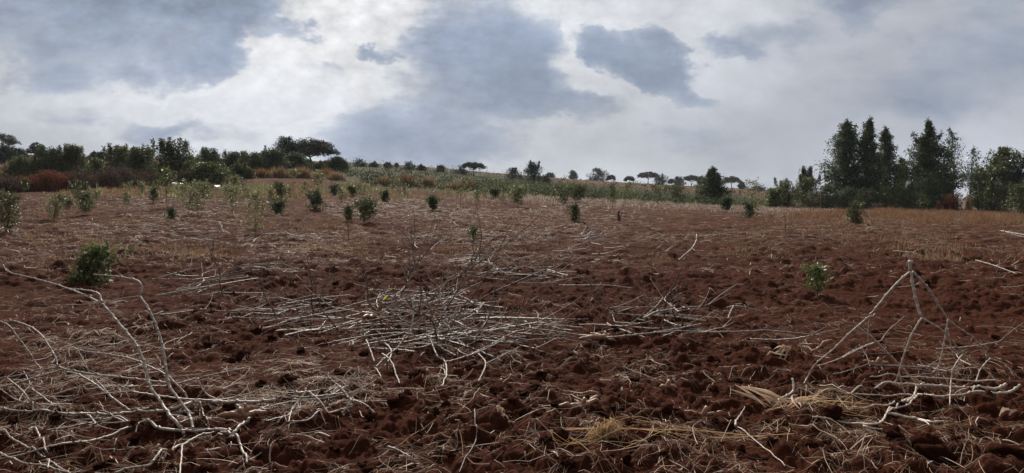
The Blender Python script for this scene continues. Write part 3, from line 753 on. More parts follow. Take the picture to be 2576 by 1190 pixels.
hero([([(380, 430), (385, 500), (372, 590)], 8.6, 8.2, .013, .011)], C2, 'pale stalk piece lying end-on over the middle of the big central heap', None)
hero([([(180, 440), (178, 405), (205, 390), (260, 395)], 9.4, 9.6, .010, .007)], C2, 'hooked white stick at the back left of the big central heap', None)
hero([([(1020, 372), (1100, 372), (1230, 372), (1340, 385)], 9.9, 9.9, .014, .009)], C2, 'single straight stalk behind the loose heap', None)
hero([([(1230, 600), (1330, 590), (1420, 580), (1530, 562), (1640, 540)], 7.7, 7.9, .0125, .010)], C2, 'long straight stalk in front of the loose heap, running right from the tubers', None)
hero([([(1390, 520), (1440, 490), (1525, 475)], 8.4, 8.6, .020, .012)], C2, 'fat tan stalk butt at the right end of the loose heap', None)
hero([([(270, 1080), (330, 1105), (375, 1120)], 5.6, 5.5, .008, .006)], C2, 'short pale stick lying on the near soil left of the straw clump', None)
hero([([(650, 925), (655, 990), (660, 1040), (625, 1110), (585, 1190)], 5.9, 4.9, .006, .004)], C2, 'thin bent twig standing in the near soil left of the straw clump', None, 'stalk_dark', 'twig')

# loose sticks far and wide
GS = 'short sticks strewn over the field'
for i in range(84):
    bx = R.uniform(-60, 2650); by = 545 + 330 * R.random() ** 1.6
    if 400 < bx < 1500 and by > 640: by = R.uniform(560, 640)
    d = spot(bx, by); p = at(bx, d); p.z += .02
    put_stalk(R.choice(SHORT if R.random() < .5 else FORK1 if R.random() < .5 else STRAIGHT), p, R.gauss(0, .6), 0, R.uniform(-.5, .5), R.uniform(.7, 1.15), 'short pale stick strewn loose on the ploughed soil', GS, False, 'loose_stick')
hero([([(95, 150), (92, 180), (70, 215), (40, 240), (15, 262)], 13.2, 12.4, .016, .010), ([(60, 225), (120, 245), (200, 240), (290, 238)], 12.6, 12.8, .010, .006)], C3, 'bent white branch on the smooth soil left of the leafy sapling', None)
hero([([(1310, 262), (1390, 285), (1490, 322)], 11.5, 10.6, .013, .008)], C3, 'straight white stick at the right edge beyond the upended stalk', None)
hero([([(1420, 135), (1470, 143), (1540, 155)], 20, 19, .03, .015), ([(1440, 140), (1480, 152), (1545, 165)], 19.5, 18.8, .02, .012)], C3, 'pair of pale sticks in dry grass at the right edge', None)

# ------------------------------------------------------------------ tubers
def tubers(pos, conv, label, arms, scale=1.0, dz=.02):
    bx, by = conv(*pos); d = spot(bx, by); p = at(bx, d); p.z += dz
    root = empty('cassava_tuber', p); tag(root, label, 'cassava root')
    for (dx, dy, dz_, L, r, sd) in arms:
        t = Tubes(); v = Vector((dx, dy, dz_)).normalized(); rr = random.Random(sd)
        pts = [Vector((0, 0, 0)) + v * L * f + Vector((rr.gauss(0, .012), rr.gauss(0, .012), rr.gauss(0, .006))) * (f > 0) for f in (0, .2, .45, .7, 1)]
        for q in pts:
            q.z = max(q.z, gz(p + q) - p.z + r * .5)
        t.add(pts, r, r * .4, step=.012, sides=9, node=.04, bump=.07, knob=False, wob=.0012, seed=sd,
              prof=lambda f, r=r: r * (.45 + .75 * math.sin(math.pi * min(1, f * .9 + .1)) ** .7 * (1 - .35 * f)))
        t.build('root', M['tuber'], root)
    s = Tubes(); s.add([(0, 0, 0), (.01, .0, .03), (.03, .01, .06)], .022, .016, sides=9, node=0); s.build('stem_butt', M['tuber'], root)
    return root
tubers((1215, 610), C2, 'cluster of tan cassava tubers in front of the loose heap, pointing left', [(-1, -.25, 0, .30, .034, 1), (-1, .15, .05, .30, .024, 2), (-.6, .5, .1, .2, .02, 3), (.55, -1, -.02, .20, .022, 4), (.6, -.1, .0, .10, .036, 5)])
tubers((1120, 925), C2, 'small pinkish cassava tuber on bare soil above the straw clump', [(-1, .1, 0, .18, .022, 6), (1, -.1, 0, .15, .02, 7), (.8, .5, .3, .16, .02, 8), (-.4, .5, .3, .08, .018, 9)], dz=.01)
tubers((235, 560), C2, 'brown tubers half buried in the big central heap', [(-.6, -1, .1, .3, .038, 10), (-.2, -1, .15, .3, .036, 11), (.3, -1, .1, .26, .034, 12), (-1, -.2, .3, .22, .034, 13), (.1, -.2, 1, .2, .03, 14)], dz=.16)
tubers((1170, 950), C1, 'knobbly pink cassava tuber among the stalks of the near left heap', [(-1, -.1, 0, .17, .019, 15), (.9, .2, .1, .16, .018, 16), (-.5, .3, .5, .09, .02, 17), (.1, .2, .8, .08, .018, 18)], dz=.05)
tubers((1470, 800), C1, 'orange cassava tuber tip at the right end of the near left heap', [(.2, .1, 1, .10, .02, 19), (-.6, -.3, .2, .10, .02, 20)])
tubers((880, 768), C3, 'arched brown tuber lying left of the thick stalks at the right', [(-.8, 0, .25, .12, .018, 21), (.9, .0, .2, .12, .018, 22)], dz=.03)
tubers((125, 935), C3, 'thin tan root lying on clods left of the swollen elbow stalk', [(-1, .1, .1, .15, .018, 23), (1, -.1, 0, .16, .014, 24)])
tubers((865, 512), C3, 'broken tan root piece hanging at the left leg of the upended stalk', [(.8, -.2, -.3, .09, .02, 25), (-.5, .1, .2, .05, .018, 26)], dz=.0)
tubers((640, 670), C3, 'peeled yellow root piece at the foot of the left leg of the upended stalk', [(.7, .2, .5, .13, .022, 27), (-.8, -.2, -.3, .12, .016, 28)], dz=.05)
tubers((1490, 832), C2, 'flat pink root scrap on clods left of the maize husks', [(1, 0, 0, .08, .02, 29), (-1, 0, 0, .05, .016, 30)])

# ------------------------------------------------------------------ clods
def clod_mesh(seed):
    n = 26; m_ = 16; rr = np.random.default_rng(seed)
    th = np.linspace(0, 2 * np.pi, n, endpoint=False); ph = np.linspace(0, np.pi, m_)
    T, P = np.meshgrid(th, ph); D = np.stack([np.cos(T) * np.sin(P), np.sin(T) * np.sin(P), np.cos(P)], -1)
    r = np.ones(T.shape)
    for f, a in ((1.3, .22), (2.7, .16), (5.5, .10), (11, .05)):
        for k in range(7):
            w = rr.normal(size=3); w /= np.linalg.norm(w)
            r += a / 2.2 * np.sin(f * (D @ w) * 2.2 + rr.uniform(0, 6.3))
    V = D * r[..., None] * np.array([1, .85, .68])
    F = []
    for i in range(m_ - 1):
        for j in range(n): F.append((i * n + j, (i + 1) * n + j, (i + 1) * n + (j + 1) % n, i * n + (j + 1) % n))
    me = mesh_np('soil_clod', V.reshape(-1, 3), np.array(F)); me.materials.append(M['soil'])
    me.polygons.foreach_set('use_smooth', np.ones(len(me.polygons), bool))
    return me
CL = [clod_mesh(900 + i) for i in range(9)]
big = [(520, 880, .075), (610, 895, .095), (575, 905, .06), (720, 965, .08), (850, 940, .06), (440, 1010, .06), (1180, 925, .05), (1050, 955, .07), (760, 880, .05), (640, 845, .08), (590, 850, .07),
       (1090, 1060, .06), (1330, 995, .07), (1345, 985, .06), (1560, 1165, .085), (1750, 915, .06), (1720, 960, .07), (1670, 920, .05), (1790, 905, .06), (2210, 850, .05), (2190, 985, .06), (2090, 1060, .09), (2130, 1050, .07), (2350, 1165, .09),
       (2250, 1120, .07), (1950, 900, .06), (1830, 890, .05), (2550, 1170, .1), (2330, 1140, .07), (2500, 850, .05), (1500, 1050, .05), (1410, 900, .05), (1480, 905, .06), (1440, 890, .05), (1250, 1010, .06),
       (640, 770, .06), (600, 735, .08), (200, 770, .05), (330, 830, .06), (410, 800, .06), (890, 700, .05), (930, 720, .05), (1700, 640, .07), (1900, 560, .1), (1870, 770, .05)]
GC = 'clods of red-brown soil lying over the ploughed field'
def put_clod(bx, by, r):
    d = spot(bx, by); p = at(bx, d); p.z += r * .25
    o = bpy.data.objects.new('soil_clod', R.choice(CL)); COL.objects.link(o)
    o.location = p; o.rotation_euler = (R.uniform(-.3, .3), R.uniform(-.3, .3), R.uniform(0, 6.3)); s = r * R.uniform(.85, 1.15)
    o.scale = (s, s * R.uniform(.8, 1.1), s * R.uniform(.8, 1.1))
    tag(o, 'dark red-brown clod of soil turned up on the ploughed field', 'clod', GC)
for b in big: put_clod(*b)
for i in range(250):
    by = 650 + 540 * R.random() ** .8; bx = R.uniform(-40, 2620)
    d = spot(bx, by); x = (bx - CX) * K * d
    if rough_mask(np.array(x), np.array(d)) < .5 and R.random() < .7: continue
    put_clod(bx, by, R.uniform(.025, .05) * (1 + max(0, d - 8) * .05))
# ------------------------------------------------------------------ straw and stalk litter (nobody could count it)
def strands(name, bx, by, length, width, arch, seed, mat, yaw=None, lift=.006, seg=4, label=None, scale_d=False):
    g = np.random.default_rng(seed); n = len(bx)
    x, y = spots(bx, by)
    if scale_d: length = length * y / 30; width = width * y / 30; arch = arch * (y / 30)[:, None]
    a = g.uniform(0, 2 * np.pi, n) if yaw is None else yaw
    L = length * g.uniform(.35, 1.5, n); bend = g.normal(0, .06, n) + g.normal(0, .3, n) * (g.random(n) < .2)
    W = width * g.uniform(.6, 1.4, n)
    P = []
    for k in range(seg + 1):
        t = k / seg - .5
        ang = a + bend * t * 2
        P.append(np.stack([x + np.cos(ang) * L * t, y + np.sin(ang) * L * t], -1))
    P = np.stack(P, 1)                                           # n, seg+1, 2
    z = ground_z(P[..., 0], P[..., 1])
    zm = z.max(1, keepdims=True)
    t = np.linspace(-1, 1, seg + 1)[None]
    stiff = g.uniform(.45, 1, (n, 1))
    # a stiff strand bridges the hollows, a limp one follows them
    line = z[:, :1] + (z[:, -1:] - z[:, :1]) * (t + 1) / 2
    line = line + np.maximum((z - line).max(1, keepdims=True), 0) * .6
    zz = np.maximum(z * (1 - stiff) + line * stiff, z) + lift * g.uniform(.3, 2.2, (n, 1)) + arch * np.abs(g.normal(0, 1, (n, 1))) * (1 - t * t) + (g.random((n, 1)) < .15) * arch * 1.5 * (t + 1) * g.uniform(0, 1, (n, 1))
    dirv = np.stack([-np.sin(a), np.cos(a)], -1)
    tilt = g.uniform(-.8, .8, n)
    off = np.concatenate([dirv * np.cos(tilt)[:, None], np.sin(tilt)[:, None]], -1) * W[:, None] * .5
    C = np.concatenate([P, zz[..., None]], -1)
    V = np.stack([C - off[:, None], C + off[:, None]], 2)         # n, seg+1, 2, 3
    idx = np.arange(n * (seg + 1) * 2).reshape(n, seg + 1, 2)
    F = np.stack([idx[:, :-1, 0], idx[:, :-1, 1], idx[:, 1:, 1], idx[:, 1:, 0]], -1).reshape(-1, 4)
    o = link(name, mesh_np(name, V.reshape(-1, 3), F), mat)
    if label is not None: tag(o, label, 'straw', kind='stuff')
    return o

def scatter(n, x0, x1, y0, y1, seed, dens=None, pw=1.0):
    g = np.random.default_rng(seed)
    bx = g.uniform(x0, x1, n * 3); by = y0 + (y1 - y0) * g.random(n * 3) ** pw
    if dens is not None:
        keep = g.random(n * 3) < dens(bx, by)
        bx, by = bx[keep], by[keep]
    return bx[:n], by[:n]
PATCH = [(150, 850, 190, 50, 1.8), (320, 800, 150, 45, 1.0), (60, 770, 120, 40, .8), (750, 650, 60, 12, 1.2), (870, 705, 75, 26, 1.5), (60, 640, 120, 20, 1.0), (250, 960, 300, 70, .55), (80, 1060, 170, 90, .55), (880, 960, 260, 70, .8), (1340, 900, 130, 35, .8), (1120, 850, 260, 60, .7),
         (1620, 940, 90, 40, .7), (1850, 800, 150, 40, .9), (1900, 1080, 150, 50, .35), (1760, 1095, 160, 40, .22), (2300, 1090, 250, 50, .4), (1480, 1090, 100, 30, .2), (2080, 1020, 130, 30, .6), (2400, 950, 180, 60, .4), (1350, 930, 90, 40, .6), (330, 650, 110, 18, .8), (1630, 640, 200, 20, .8), (2350, 640, 220, 40, .6), (640, 1000, 250, 60, .5)]
def dens_near(bx, by):
    d = np.where(by < 900, .22, .10)
    for (cx, cy, rx, ry, w) in PATCH: d = np.maximum(d, w * np.exp(-((bx - cx) / rx) ** 2 - ((by - cy) / ry) ** 2))
    n = fbm(bx * .008, by * .022, 401, 4)
    return np.clip(d * np.clip((n - .33) * 5.5, .12, 1.6), 0, 1)
bx, by = scatter(42000, -150, 2730, 620, 1260, 31, lambda a, b: dens_near(a, b) * np.clip((b - 610) / 70, 0, 1))
strands('straw_litter', bx, by, .13, .0024, .006, 32, M['straw_mid'], label='fine pale straw and broken stems strewn over the near soil')
bx, by = scatter(3200, -150, 2730, 700, 1260, 33, dens_near)
bx_, by_ = scatter(8500, -150, 2730, 640, 1260, 41, dens_near)
strands('straw_litter', bx_, by_, .14, .0026, .008, 42, M['straw'], label='bright fresh straw strewn over the near soil')
strands('stem_litter', bx, by, .36, .0028, .010, 34, M['straw'], seg=6, label='longer dry grass stems strewn over the near soil')
bx, by = scatter(420, -150, 2730, 640, 1200, 35)
strands('stick_litter', bx, by, .10, .007, .012, 36, M['stubble'], seg=3, label='short pale broken sticks strewn over the near soil')
def dens_mid(bx, by):
    n = fbm(bx * .004, by * .035, 411, 4)
    edge = np.where((bx < 700), .9, 1.0)
    return np.clip((n - .30) * 3.2, .06, 1) * edge
bx, by = scatter(62000, -150, 2730, 490, 720, 37, lambda a, b: dens_mid(a, b) * np.clip((700 - b) / 110, 0, 1))
x_, y_ = spots(bx, by)
strands('straw_litter', bx, by, .24, .0085, .012, 38, M['straw_mid'], yaw=np.random.default_rng(3).normal(0, .8, len(bx)), seg=2, lift=.02, label='dry straw lying over the middle of the field', scale_d=True)
bx, by = scatter(1300, -150, 2730, 510, 700, 39, dens_mid)
strands('stick_litter', bx, by, .34, .018, .03, 40, M['stubble'], yaw=np.random.default_rng(4).normal(0, .9, len(bx)), seg=3, lift=.02, scale_d=True, label='pale dry sticks strewn over the far half of the field')

# ------------------------------------------------------------------ blades standing in the ground
def blades(name, x, y, h, w, lean, seed, mat, label=None, per=6, spread=.12, parent=None, z=None, cat='grass', kind='stuff', curl=.4):
    g = np.random.default_rng(seed); n = len(x) * per
    x = np.repeat(x, per) + g.normal(0, spread, n); y = np.repeat(y, per) + g.normal(0, spread, n)
    H = np.repeat(np.broadcast_to(h, (len(h) if hasattr(h, '__len__') else n // per,)), per) * g.uniform(.45, 1.2, n)
    a = g.uniform(0, 2 * np.pi, n); ln = np.abs(g.normal(0, lean, n))
    z0 = ground_z(x, y) if z is None else np.full(n, z)
    P0 = np.stack([x, y, z0 - .02], -1)
    dv = np.stack([np.cos(a) * ln, np.sin(a) * ln, np.ones(n)], -1); dv /= np.linalg.norm(dv, axis=1)[:, None]
    b = g.uniform(0, 2 * np.pi, n); sd = np.stack([np.cos(b), np.sin(b), np.zeros(n)], -1) * (w * g.uniform(.6, 1.4, n))[:, None] * .5
    P1 = P0 + dv * (H * .6)[:, None]
    dv2 = dv + np.stack([np.cos(a) * ln * curl, np.sin(a) * ln * curl, -curl * ln], -1)
    P2 = P1 + dv2 * (H * .45)[:, None]
    V = np.stack([P0 - sd, P0 + sd, P1 - sd * .8, P1 + sd * .8, P2], 1)
    idx = np.arange(n * 5).reshape(n, 5)
    F = np.concatenate([np.stack([idx[:, 0], idx[:, 1], idx[:, 3], idx[:, 2]], -1), np.stack([idx[:, 2], idx[:, 3], idx[:, 4], idx[:, 4]], -1)])
    V = V.reshape(-1, 3)
    if parent is not None: V = V - np.array(parent.location)
    q = F[:n]; t3 = F[n:, :3]
    me = bpy.data.meshes.new(name)
    me.vertices.add(len(V)); me.vertices.foreach_set('co', np.ascontiguousarray(V, np.float32).ravel())
    li = np.concatenate([q.ravel(), t3.ravel()]).astype(np.int32)
    me.loops.add(len(li)); me.loops.foreach_set('vertex_index', li)
    me.polygons.add(2 * n)
    me.polygons.foreach_set('loop_start', np.concatenate([np.arange(0, 4 * n, 4), 4 * n + np.arange(0, 3 * n, 3)]).astype(np.int32))
    me.polygons.foreach_set('loop_total', np.concatenate([np.full(n, 4), np.full(n, 3)]).astype(np.int32))
    me.update(calc_edges=True)
    o = link(name, me, mat, parent)
    if label: tag(o, label, cat, kind=kind)
    return o
def zone(n, x0, x1, y0, y1, seed, f=None):
    bx, by = scatter(n, x0, x1, y0, y1, seed, f); return spots(bx, by)

x, y = zone(9000, 1880, 2720, 521, 566, 51, lambda a, b: np.clip((a - 1850) / 350, .05, 1) * np.clip(1.25 - np.abs(b - (530 + (a - 1900) * .012)) / 30, 0, 1) ** 1.6 * np.clip((fbm(a * .012, b * .07, 5, 4) - .33) * 5, .04, 1))
blades('dry_grass', x, y, .50 * np.clip(fbm(x * .25, y * .25, 9, 3) * 1.7 - .1, .25, 1.2), .03, .65, 52, M['dry_grass'], 'strip of tall tawny dry grass along the right edge of the field')
x, y = zone(2700, 1150, 2100, 484, 540, 53, lambda a, b: np.clip(1.1 - np.abs(b - (492 + (a - 1250) * .045)) / 18, 0.03, 1))
blades('pale_stubble', x, y, .28, .03, .5, 54, M['stubble'], 'pale dry stubble along the middle crest of the field')
x, y = zone(3200, 60, 2600, 520, 660, 55, lambda a, b: np.clip((fbm(a * .006, b * .03, 15, 3) - .42) * 5, 0, 1))
blades('field_stubble', x, y, .16, .018, .7, 56, M['tan_grass'], 'thin dry stubble dotted over the field')
WB = [(700, 480, 150, 14, 1), (490, 478, 60, 12, 1), (430, 487, 45, 10, 1), (250, 468, 60, 9, .8), (900, 478, 140, 10, .8), (1100, 487, 150, 8, .6), (590, 478, 60, 14, .8)]
def dw(a, b):
    d = 0
    for (cx, cy, rx, ry, w_) in WB: d = np.maximum(d, w_ * np.exp(-((a - cx) / rx) ** 2 - ((b - cy) / ry) ** 2))
    return d * np.clip((fbm(a * .02, b * .08, 25, 3) - .3) * 4, .1, 1)
x, y = zone(2000, 150, 1300, 458, 512, 57, dw)
blades('green_weeds', x, y, .55 * np.clip(fbm(x * .5, y * .5, 19, 3) * 2 - .1, .4, 1.4), .07, .8, 58, M['weed'], 'low yellow-green weeds in a band along the far edge of the field', cat='weeds')
x, y = zone(2200, 150, 1300, 455, 500, 59, lambda a, b: np.clip((fbm(a * .012, b * .06, 35, 3) - .3) * 4, .05, 1))
blades('dry_grass', x, y, .34, .05, .6, 60, M['tan_grass'], 'dry tan grass mixed into the weeds along the far edge of the field')
# grass on the far slopes
x, y = zone(2600, -100, 760, 390, 445, 61); k_ = y > 80
blades('dry_grass', x[k_], y[k_], .7, .14, .4, 62, M['dry_grass'], 'brown dry grass on the slope behind the left hand bushes')
x, y = zone(2500, 1230, 2080, 437, 520, 63); k_ = y > 250
blades('dry_grass', x[k_], y[k_], .6, .3, .4, 64, M['dry_grass'], 'brown dry grass over the far hill', per=4, spread=.8)

# ------------------------------------------------------------------ foliage
def leaves(C, n_per, rad, L, W, droop, seed, out=None):
    """C (m,3) clump centres, rad (m,3) radii -> diamonds"""
    g = np.random.default_rng(seed)
    C = np.asarray(C, float); m_ = len(C); rad = np.broadcast_to(np.asarray(rad, float), (m_, 3))
    n = m_ * n_per
    u = g.normal(size=(n, 3)); u /= np.linalg.norm(u, axis=1)[:, None] + 1e-9
    q = u * (g.random(n) ** .45)[:, None]
    P = np.repeat(C, n_per, 0) + q * np.repeat(rad, n_per, 0)
    d = u * .6 + g.normal(0, .6, (n, 3)); d[:, 2] -= droop; d /= np.linalg.norm(d, axis=1)[:, None] + 1e-9
    s = np.cross(d, g.normal(size=(n, 3))); s /= np.linalg.norm(s, axis=1)[:, None] + 1e-9
    l = L * g.uniform(.55, 1.35, n)[:, None]; w = W * g.uniform(.6, 1.3, n)[:, None]
    nn = np.cross(d, s)
    V = np.stack([P, P + d * l * .45 + s * w * .5 + nn * w * .12, P + d * l, P + d * l * .45 - s * w * .5 + nn * w * .12], 1)
    F = np.arange(n * 4).reshape(n, 4)
    return V.reshape(-1, 3), F
def crown(name, C, n_per, rad, L, W, droop, seed, mat, parent):
    V, F = leaves(C, n_per, rad, L, W, droop, seed)
    return link(name, mesh_np(name, V, F), mat, parent)

def conifer_like(root, H, W, seed, leaf='leaf_tree', n_limb=46, base=.06, wisp=.0, dens=1.0, lean=0.0, LL=.44, profile=None, trunk='trunk', bare=.0, subs=3):
    """tall tree with a straight trunk, rising limbs all round and hanging sprays"""
    rr = random.Random(seed); t = Tubes()
    N_ = 7; pts = [Vector((lean * H * (i / N_) ** 1.3 + rr.gauss(0, .012 * H) * (i > 0), rr.gauss(0, .01 * H) * (i > 0), H * i / N_ * .985)) for i in range(N_ + 1)]
    t.add(pts, .017 * H, .003 * H, step=.35, sides=8, node=0)
    def trunk_at(f):
        i = min(int(f * N_), N_ - 1); return pts[i].lerp(pts[i + 1], f * N_ - i)
    prof = profile or (lambda f: (1 - f) ** .75 * .95 + .06)
    C = []; Rd = []
    for i in range(n_limb):
        f = base + (1 - base) * ((i + rr.random()) / n_limb) * .96
        a = i * 2.4 + rr.uniform(-.5, .5)
        L = W * .50 * prof(f) * rr.uniform(.55, 1.2) * (1 if f < .8 else 1 - 2.6 * (f - .8))
        p = trunk_at(min(f, .99)); rise = rr.uniform(.25, .7) * (1 + .6 * f)
        q1 = p + Vector((math.cos(a) * L * .55, math.sin(a) * L * .55, L * .55 * rise)); q2 = p + Vector((math.cos(a) * L, math.sin(a) * L, L * (rise * .95)))
        t.add([p, q1, q2], .0045 * H * (1.15 - f), .0012 * H, step=.3, sides=5, node=0)
        k = max(2, int(2 + L * 3.0))
        for j in range(k):
            g_ = ((j + .6) / k) ** .75
            if g_ < bare: continue
            c = p.lerp(q1, g_ / .55) if g_ < .55 else q1.lerp(q2, (g_ - .55) / .45)
            for _ in range(2):
                C.append(c + Vector((rr.gauss(0, .16 * L + .02), rr.gauss(0, .16 * L + .02), rr.gauss(-.05, .1 * L + .04))))
                s_ = (.05 + .30 * L ** .5) * rr.uniform(.55, 1.15); Rd.append((s_, s_, s_ * rr.uniform(.5, .85)))
    for k in range(subs):      # side leaders break the outline
        f0 = rr.uniform(.42, .66); a = rr.uniform(0, 6.28); p = trunk_at(f0); up_ = rr.uniform(.18, .30) * H
        o_ = W * rr.uniform(.12, .24); e = p + Vector((math.cos(a) * o_, math.sin(a) * o_ * .6, up_))
        t.add([p, p.lerp(e, .5) + Vector((math.cos(a) * o_ * .25, 0, 0)), e], .006 * H, .0015 * H, step=.3, sides=5, node=0)
        for j in range(16):
            g_ = .25 + .75 * j / 15; s_ = (.55 * (1 - g_) + .12) * rr.uniform(.7, 1.2)
            C.append(p.lerp(e, g_) + Vector((rr.gauss(0, .3 * (1.1 - g_)), rr.gauss(0, .3 * (1.1 - g_)), 0))); Rd.append((s_, s_, s_ * .8))
    for j in range(7):      # leader
        C.append(trunk_at(.86 + .021 * j) + Vector((rr.gauss(0, .15), rr.gauss(0, .1), 0))); Rd.append((.16 - .012 * j, .16 - .012 * j, .18))
    t.build('trunk', M[trunk], root)
    crown('crown', [tuple(c) for c in C], max(3, int(10 * dens)), Rd, LL, LL * .30, .45 + wisp, seed, M[leaf], root)

def umbrella_tree(root, H, W, seed, leaf='leaf_acacia', flat=.28, fork=.38, dens=1.0, LL=.3, gaps=.0, lean=0):
    rr = random.Random(seed); t = Tubes()
    f0 = Vector((lean * H + rr.gauss(0, .03 * H), 0, H * fork))
    t.add([(0, 0, -.2), (f0.x * .4 + rr.gauss(0, .02 * H), 0, H * fork * .5), f0], .035 * H, .024 * H, step=.25, sides=8, node=0)
    C = []; Rd = []
    for i in range(6):
        a = i * 1.05 + rr.uniform(-.35, .35); L = W * .5 * rr.uniform(.5, .72)
        e = Vector((f0.x + math.cos(a) * L, math.sin(a) * L, H * rr.uniform(.70, .82)))
        md = f0.lerp(e, .5) + Vector((math.cos(a) * L * .12, math.sin(a) * L * .12, -.03 * H))
        t.add([f0, md, e], .017 * H, .007 * H, step=.25, sides=6, node=0)
        for j in range(5):
            b = a + rr.uniform(-.8, .8); g_ = W * .5 * rr.uniform(.55, 1.0)
            ee = Vector((f0.x + math.cos(b) * g_, math.sin(b) * g_, 0))
            rfrac = g_ / (W * .5); ee.z = H * (1 - flat * .5) - H * flat * .55 * rfrac ** 2 + rr.gauss(0, .055 * H)
            t.add([e.lerp(md, rr.uniform(0, .5)), e.lerp(ee, .5) + Vector((0, 0, .02 * H)), ee], .006 * H, .002 * H, step=.3, sides=5, node=0)
            if rr.random() < gaps: continue
            for k in range(5):
                C.append(ee + Vector((rr.gauss(0, .07 * W), rr.gauss(0, .07 * W), rr.gauss(.02 * H, .03 * H)))); s_ = .07 * W * rr.uniform(.7, 1.3); Rd.append((s_, s_, s_ * .5))
    for k in range(int(60 * (1 - gaps))):
        a = rr.uniform(0, 6.28); g_ = W * .45 * math.sqrt(rr.random())
        C.append(Vector((f0.x + math.cos(a) * g_, math.sin(a) * g_, H * (.97 - flat * .5 * (g_ / (W * .5)) ** 2) - .05 * H * rr.random() - .04 * H))); s_ = .085 * W * rr.uniform(.7, 1.2); Rd.append((s_, s_, s_ * .45))
    t.build('trunk', M['trunk'], root)
    crown('crown', [tuple(c) for c in C], int(24 * dens), Rd, LL, LL * .45, .1, seed, M[leaf], root)

def round_bush(root, H, W, seed, leaf='leaf_bush', n=60, per=26, LL=.2, stems=7, top_spikes=0, depth=None, part='foliage', low=0.0, ragged=.22):
    rr = random.Random(seed); t = Tubes(); C = []; Rd = []
    D_ = depth or W; ph1, ph2, ph3 = rr.uniform(0, 6), rr.uniform(0, 6), rr.uniform(0, 6)
    for i in range(n):
        a = rr.uniform(0, 6.283); f = low + (1 - low) * rr.random() ** .85
        lob = 1 + ragged * (math.sin(2 * a + ph1 + 3 * f) * .6 + math.sin(5 * a + ph2) * .4) + rr.gauss(0, ragged * .3)
        g_ = (f - low) / (1 - low)
        wide = math.sqrt(max(0, 1 - ((g_ - .38) / .62) ** 2)) if g_ > .38 else .80 + .2 * g_ / .38
        q = (rr.random() ** .5) * wide * lob
        top = 1 + ragged * .7 * math.sin(3 * a + ph3) * (g_ > .5)
        s_ = .19 * math.sqrt(W * H) * rr.uniform(.5, 1.15)
        C.append((math.cos(a) * (W * .5 - s_ * .5) * q, math.sin(a) * (D_ * .5 - s_ * .5) * q, max(.06, min(f * top, 1.04) * H - s_ * .6))); Rd.append((s_, s_, s_ * .8))
    for i in range(top_spikes):
        a = rr.uniform(0, 6.283); g_ = W * .36 * math.sqrt(rr.random()); h_ = H * (.72 + .1 * rr.random())
        x_, y_ = math.cos(a) * g_, math.sin(a) * g_
        e = (x_ * 1.15 + rr.gauss(0, .08), y_ * 1.1, H * rr.uniform(.95, 1.1))
        t.add([(x_ * .6, y_ * .6, h_ * .5), (x_, y_, h_), e], .012, .005, step=.3, sides=5, node=0)
        for f in (.2, .5, .75, .97): C.append(tuple(np.array((x_, y_, h_)) * (1 - f) + np.array(e) * f)); Rd.append((.24 - .17 * f, .24 - .17 * f, .2))
    for i in range(stems):
        a = rr.uniform(0, 6.283); g_ = W * .33 * rr.random() ** .5
        t.add([(rr.gauss(0, .04 * W), rr.gauss(0, .04 * W), -.05), (math.cos(a) * g_ * .5, math.sin(a) * g_ * .5, H * .35), (math.cos(a) * g_, math.sin(a) * g_, H * .75)], .012 * H + .004, .004, step=.2, sides=6, node=0)
    per = int(min(90, max(per, 4.0 * W * H / (n * LL * LL * .42 * .55))))
    t.build('stem', M['twig'], root)
    crown(part, C, per, Rd, LL, LL * .42, .0, seed, M[leaf], root)

def sapling(root, H, W, seed, leaf='leaf_pale', n=26, per=8, LL=.11, bare=.25, bushy=.0, stems=1, lean=0.0):
    rr = random.Random(seed); t = Tubes(); C = []; Rd = []
    for s in range(stems):
        bx_ = 0 if stems == 1 else rr.gauss(0, .05 * W); a0 = rr.uniform(0, 6.28); sp = 0 if stems == 1 else W * .28
        tip = Vector((bx_ + math.cos(a0) * sp + lean * H, math.sin(a0) * sp, H * rr.uniform(.88, 1.0)))
        md = Vector((bx_ + math.cos(a0) * sp * .3 + rr.gauss(0, .02 * H) + lean * H * .4, math.sin(a0) * sp * .3, H * .5))
        t.add([(bx_, 0, -.03), md, tip], .009 + .004 * H, .003, step=.08, sides=6, node=0)
        m_ = max(4, n // stems)
        for i in range(m_):
            f = bare + (1 - bare) * (i + rr.random()) / m_
            p = md.lerp(tip, (f - .5) * 2) if f > .5 else Vector((bx_, 0, 0)).lerp(md, f * 2)
            a = i * 2.4 + rr.uniform(-.4, .4)
            wide = math.sin(math.pi * min(1, max(.08, (f - bare) / (1 - bare) * .8 + .16))) ** (.8 - .4 * bushy)
            L = W * .5 * wide * rr.uniform(.4, 1.3) / (1 if stems == 1 else 1.35)
            e = p + Vector((math.cos(a) * L, math.sin(a) * L, L * rr.uniform(.3, .9)))
            t.add([p, p.lerp(e, .5), e], .004, .0018, step=.1, sides=4, node=0)
            for g_ in (.5, .95):
                C.append(tuple(p.lerp(e, g_))); s_ = max(.05, .3 * L); Rd.append((s_, s_, s_))
    t.build('stem', M['twig'], root)
    crown('foliage', C, per, Rd, LL, LL * .36, .15, seed, M[leaf], root)
# ------------------------------------------------------------------ plants, each a thing of its own
def root_at(name, bx, base, top, w, label, cat, group=None, d=None):
    d = d or spot(bx, base)
    p = at(bx, d); root = empty(name, p)
    tag(root, label, cat, group)
    return root, max(.1, EYE + d * (HY - top) * K - p.z), w * K * d

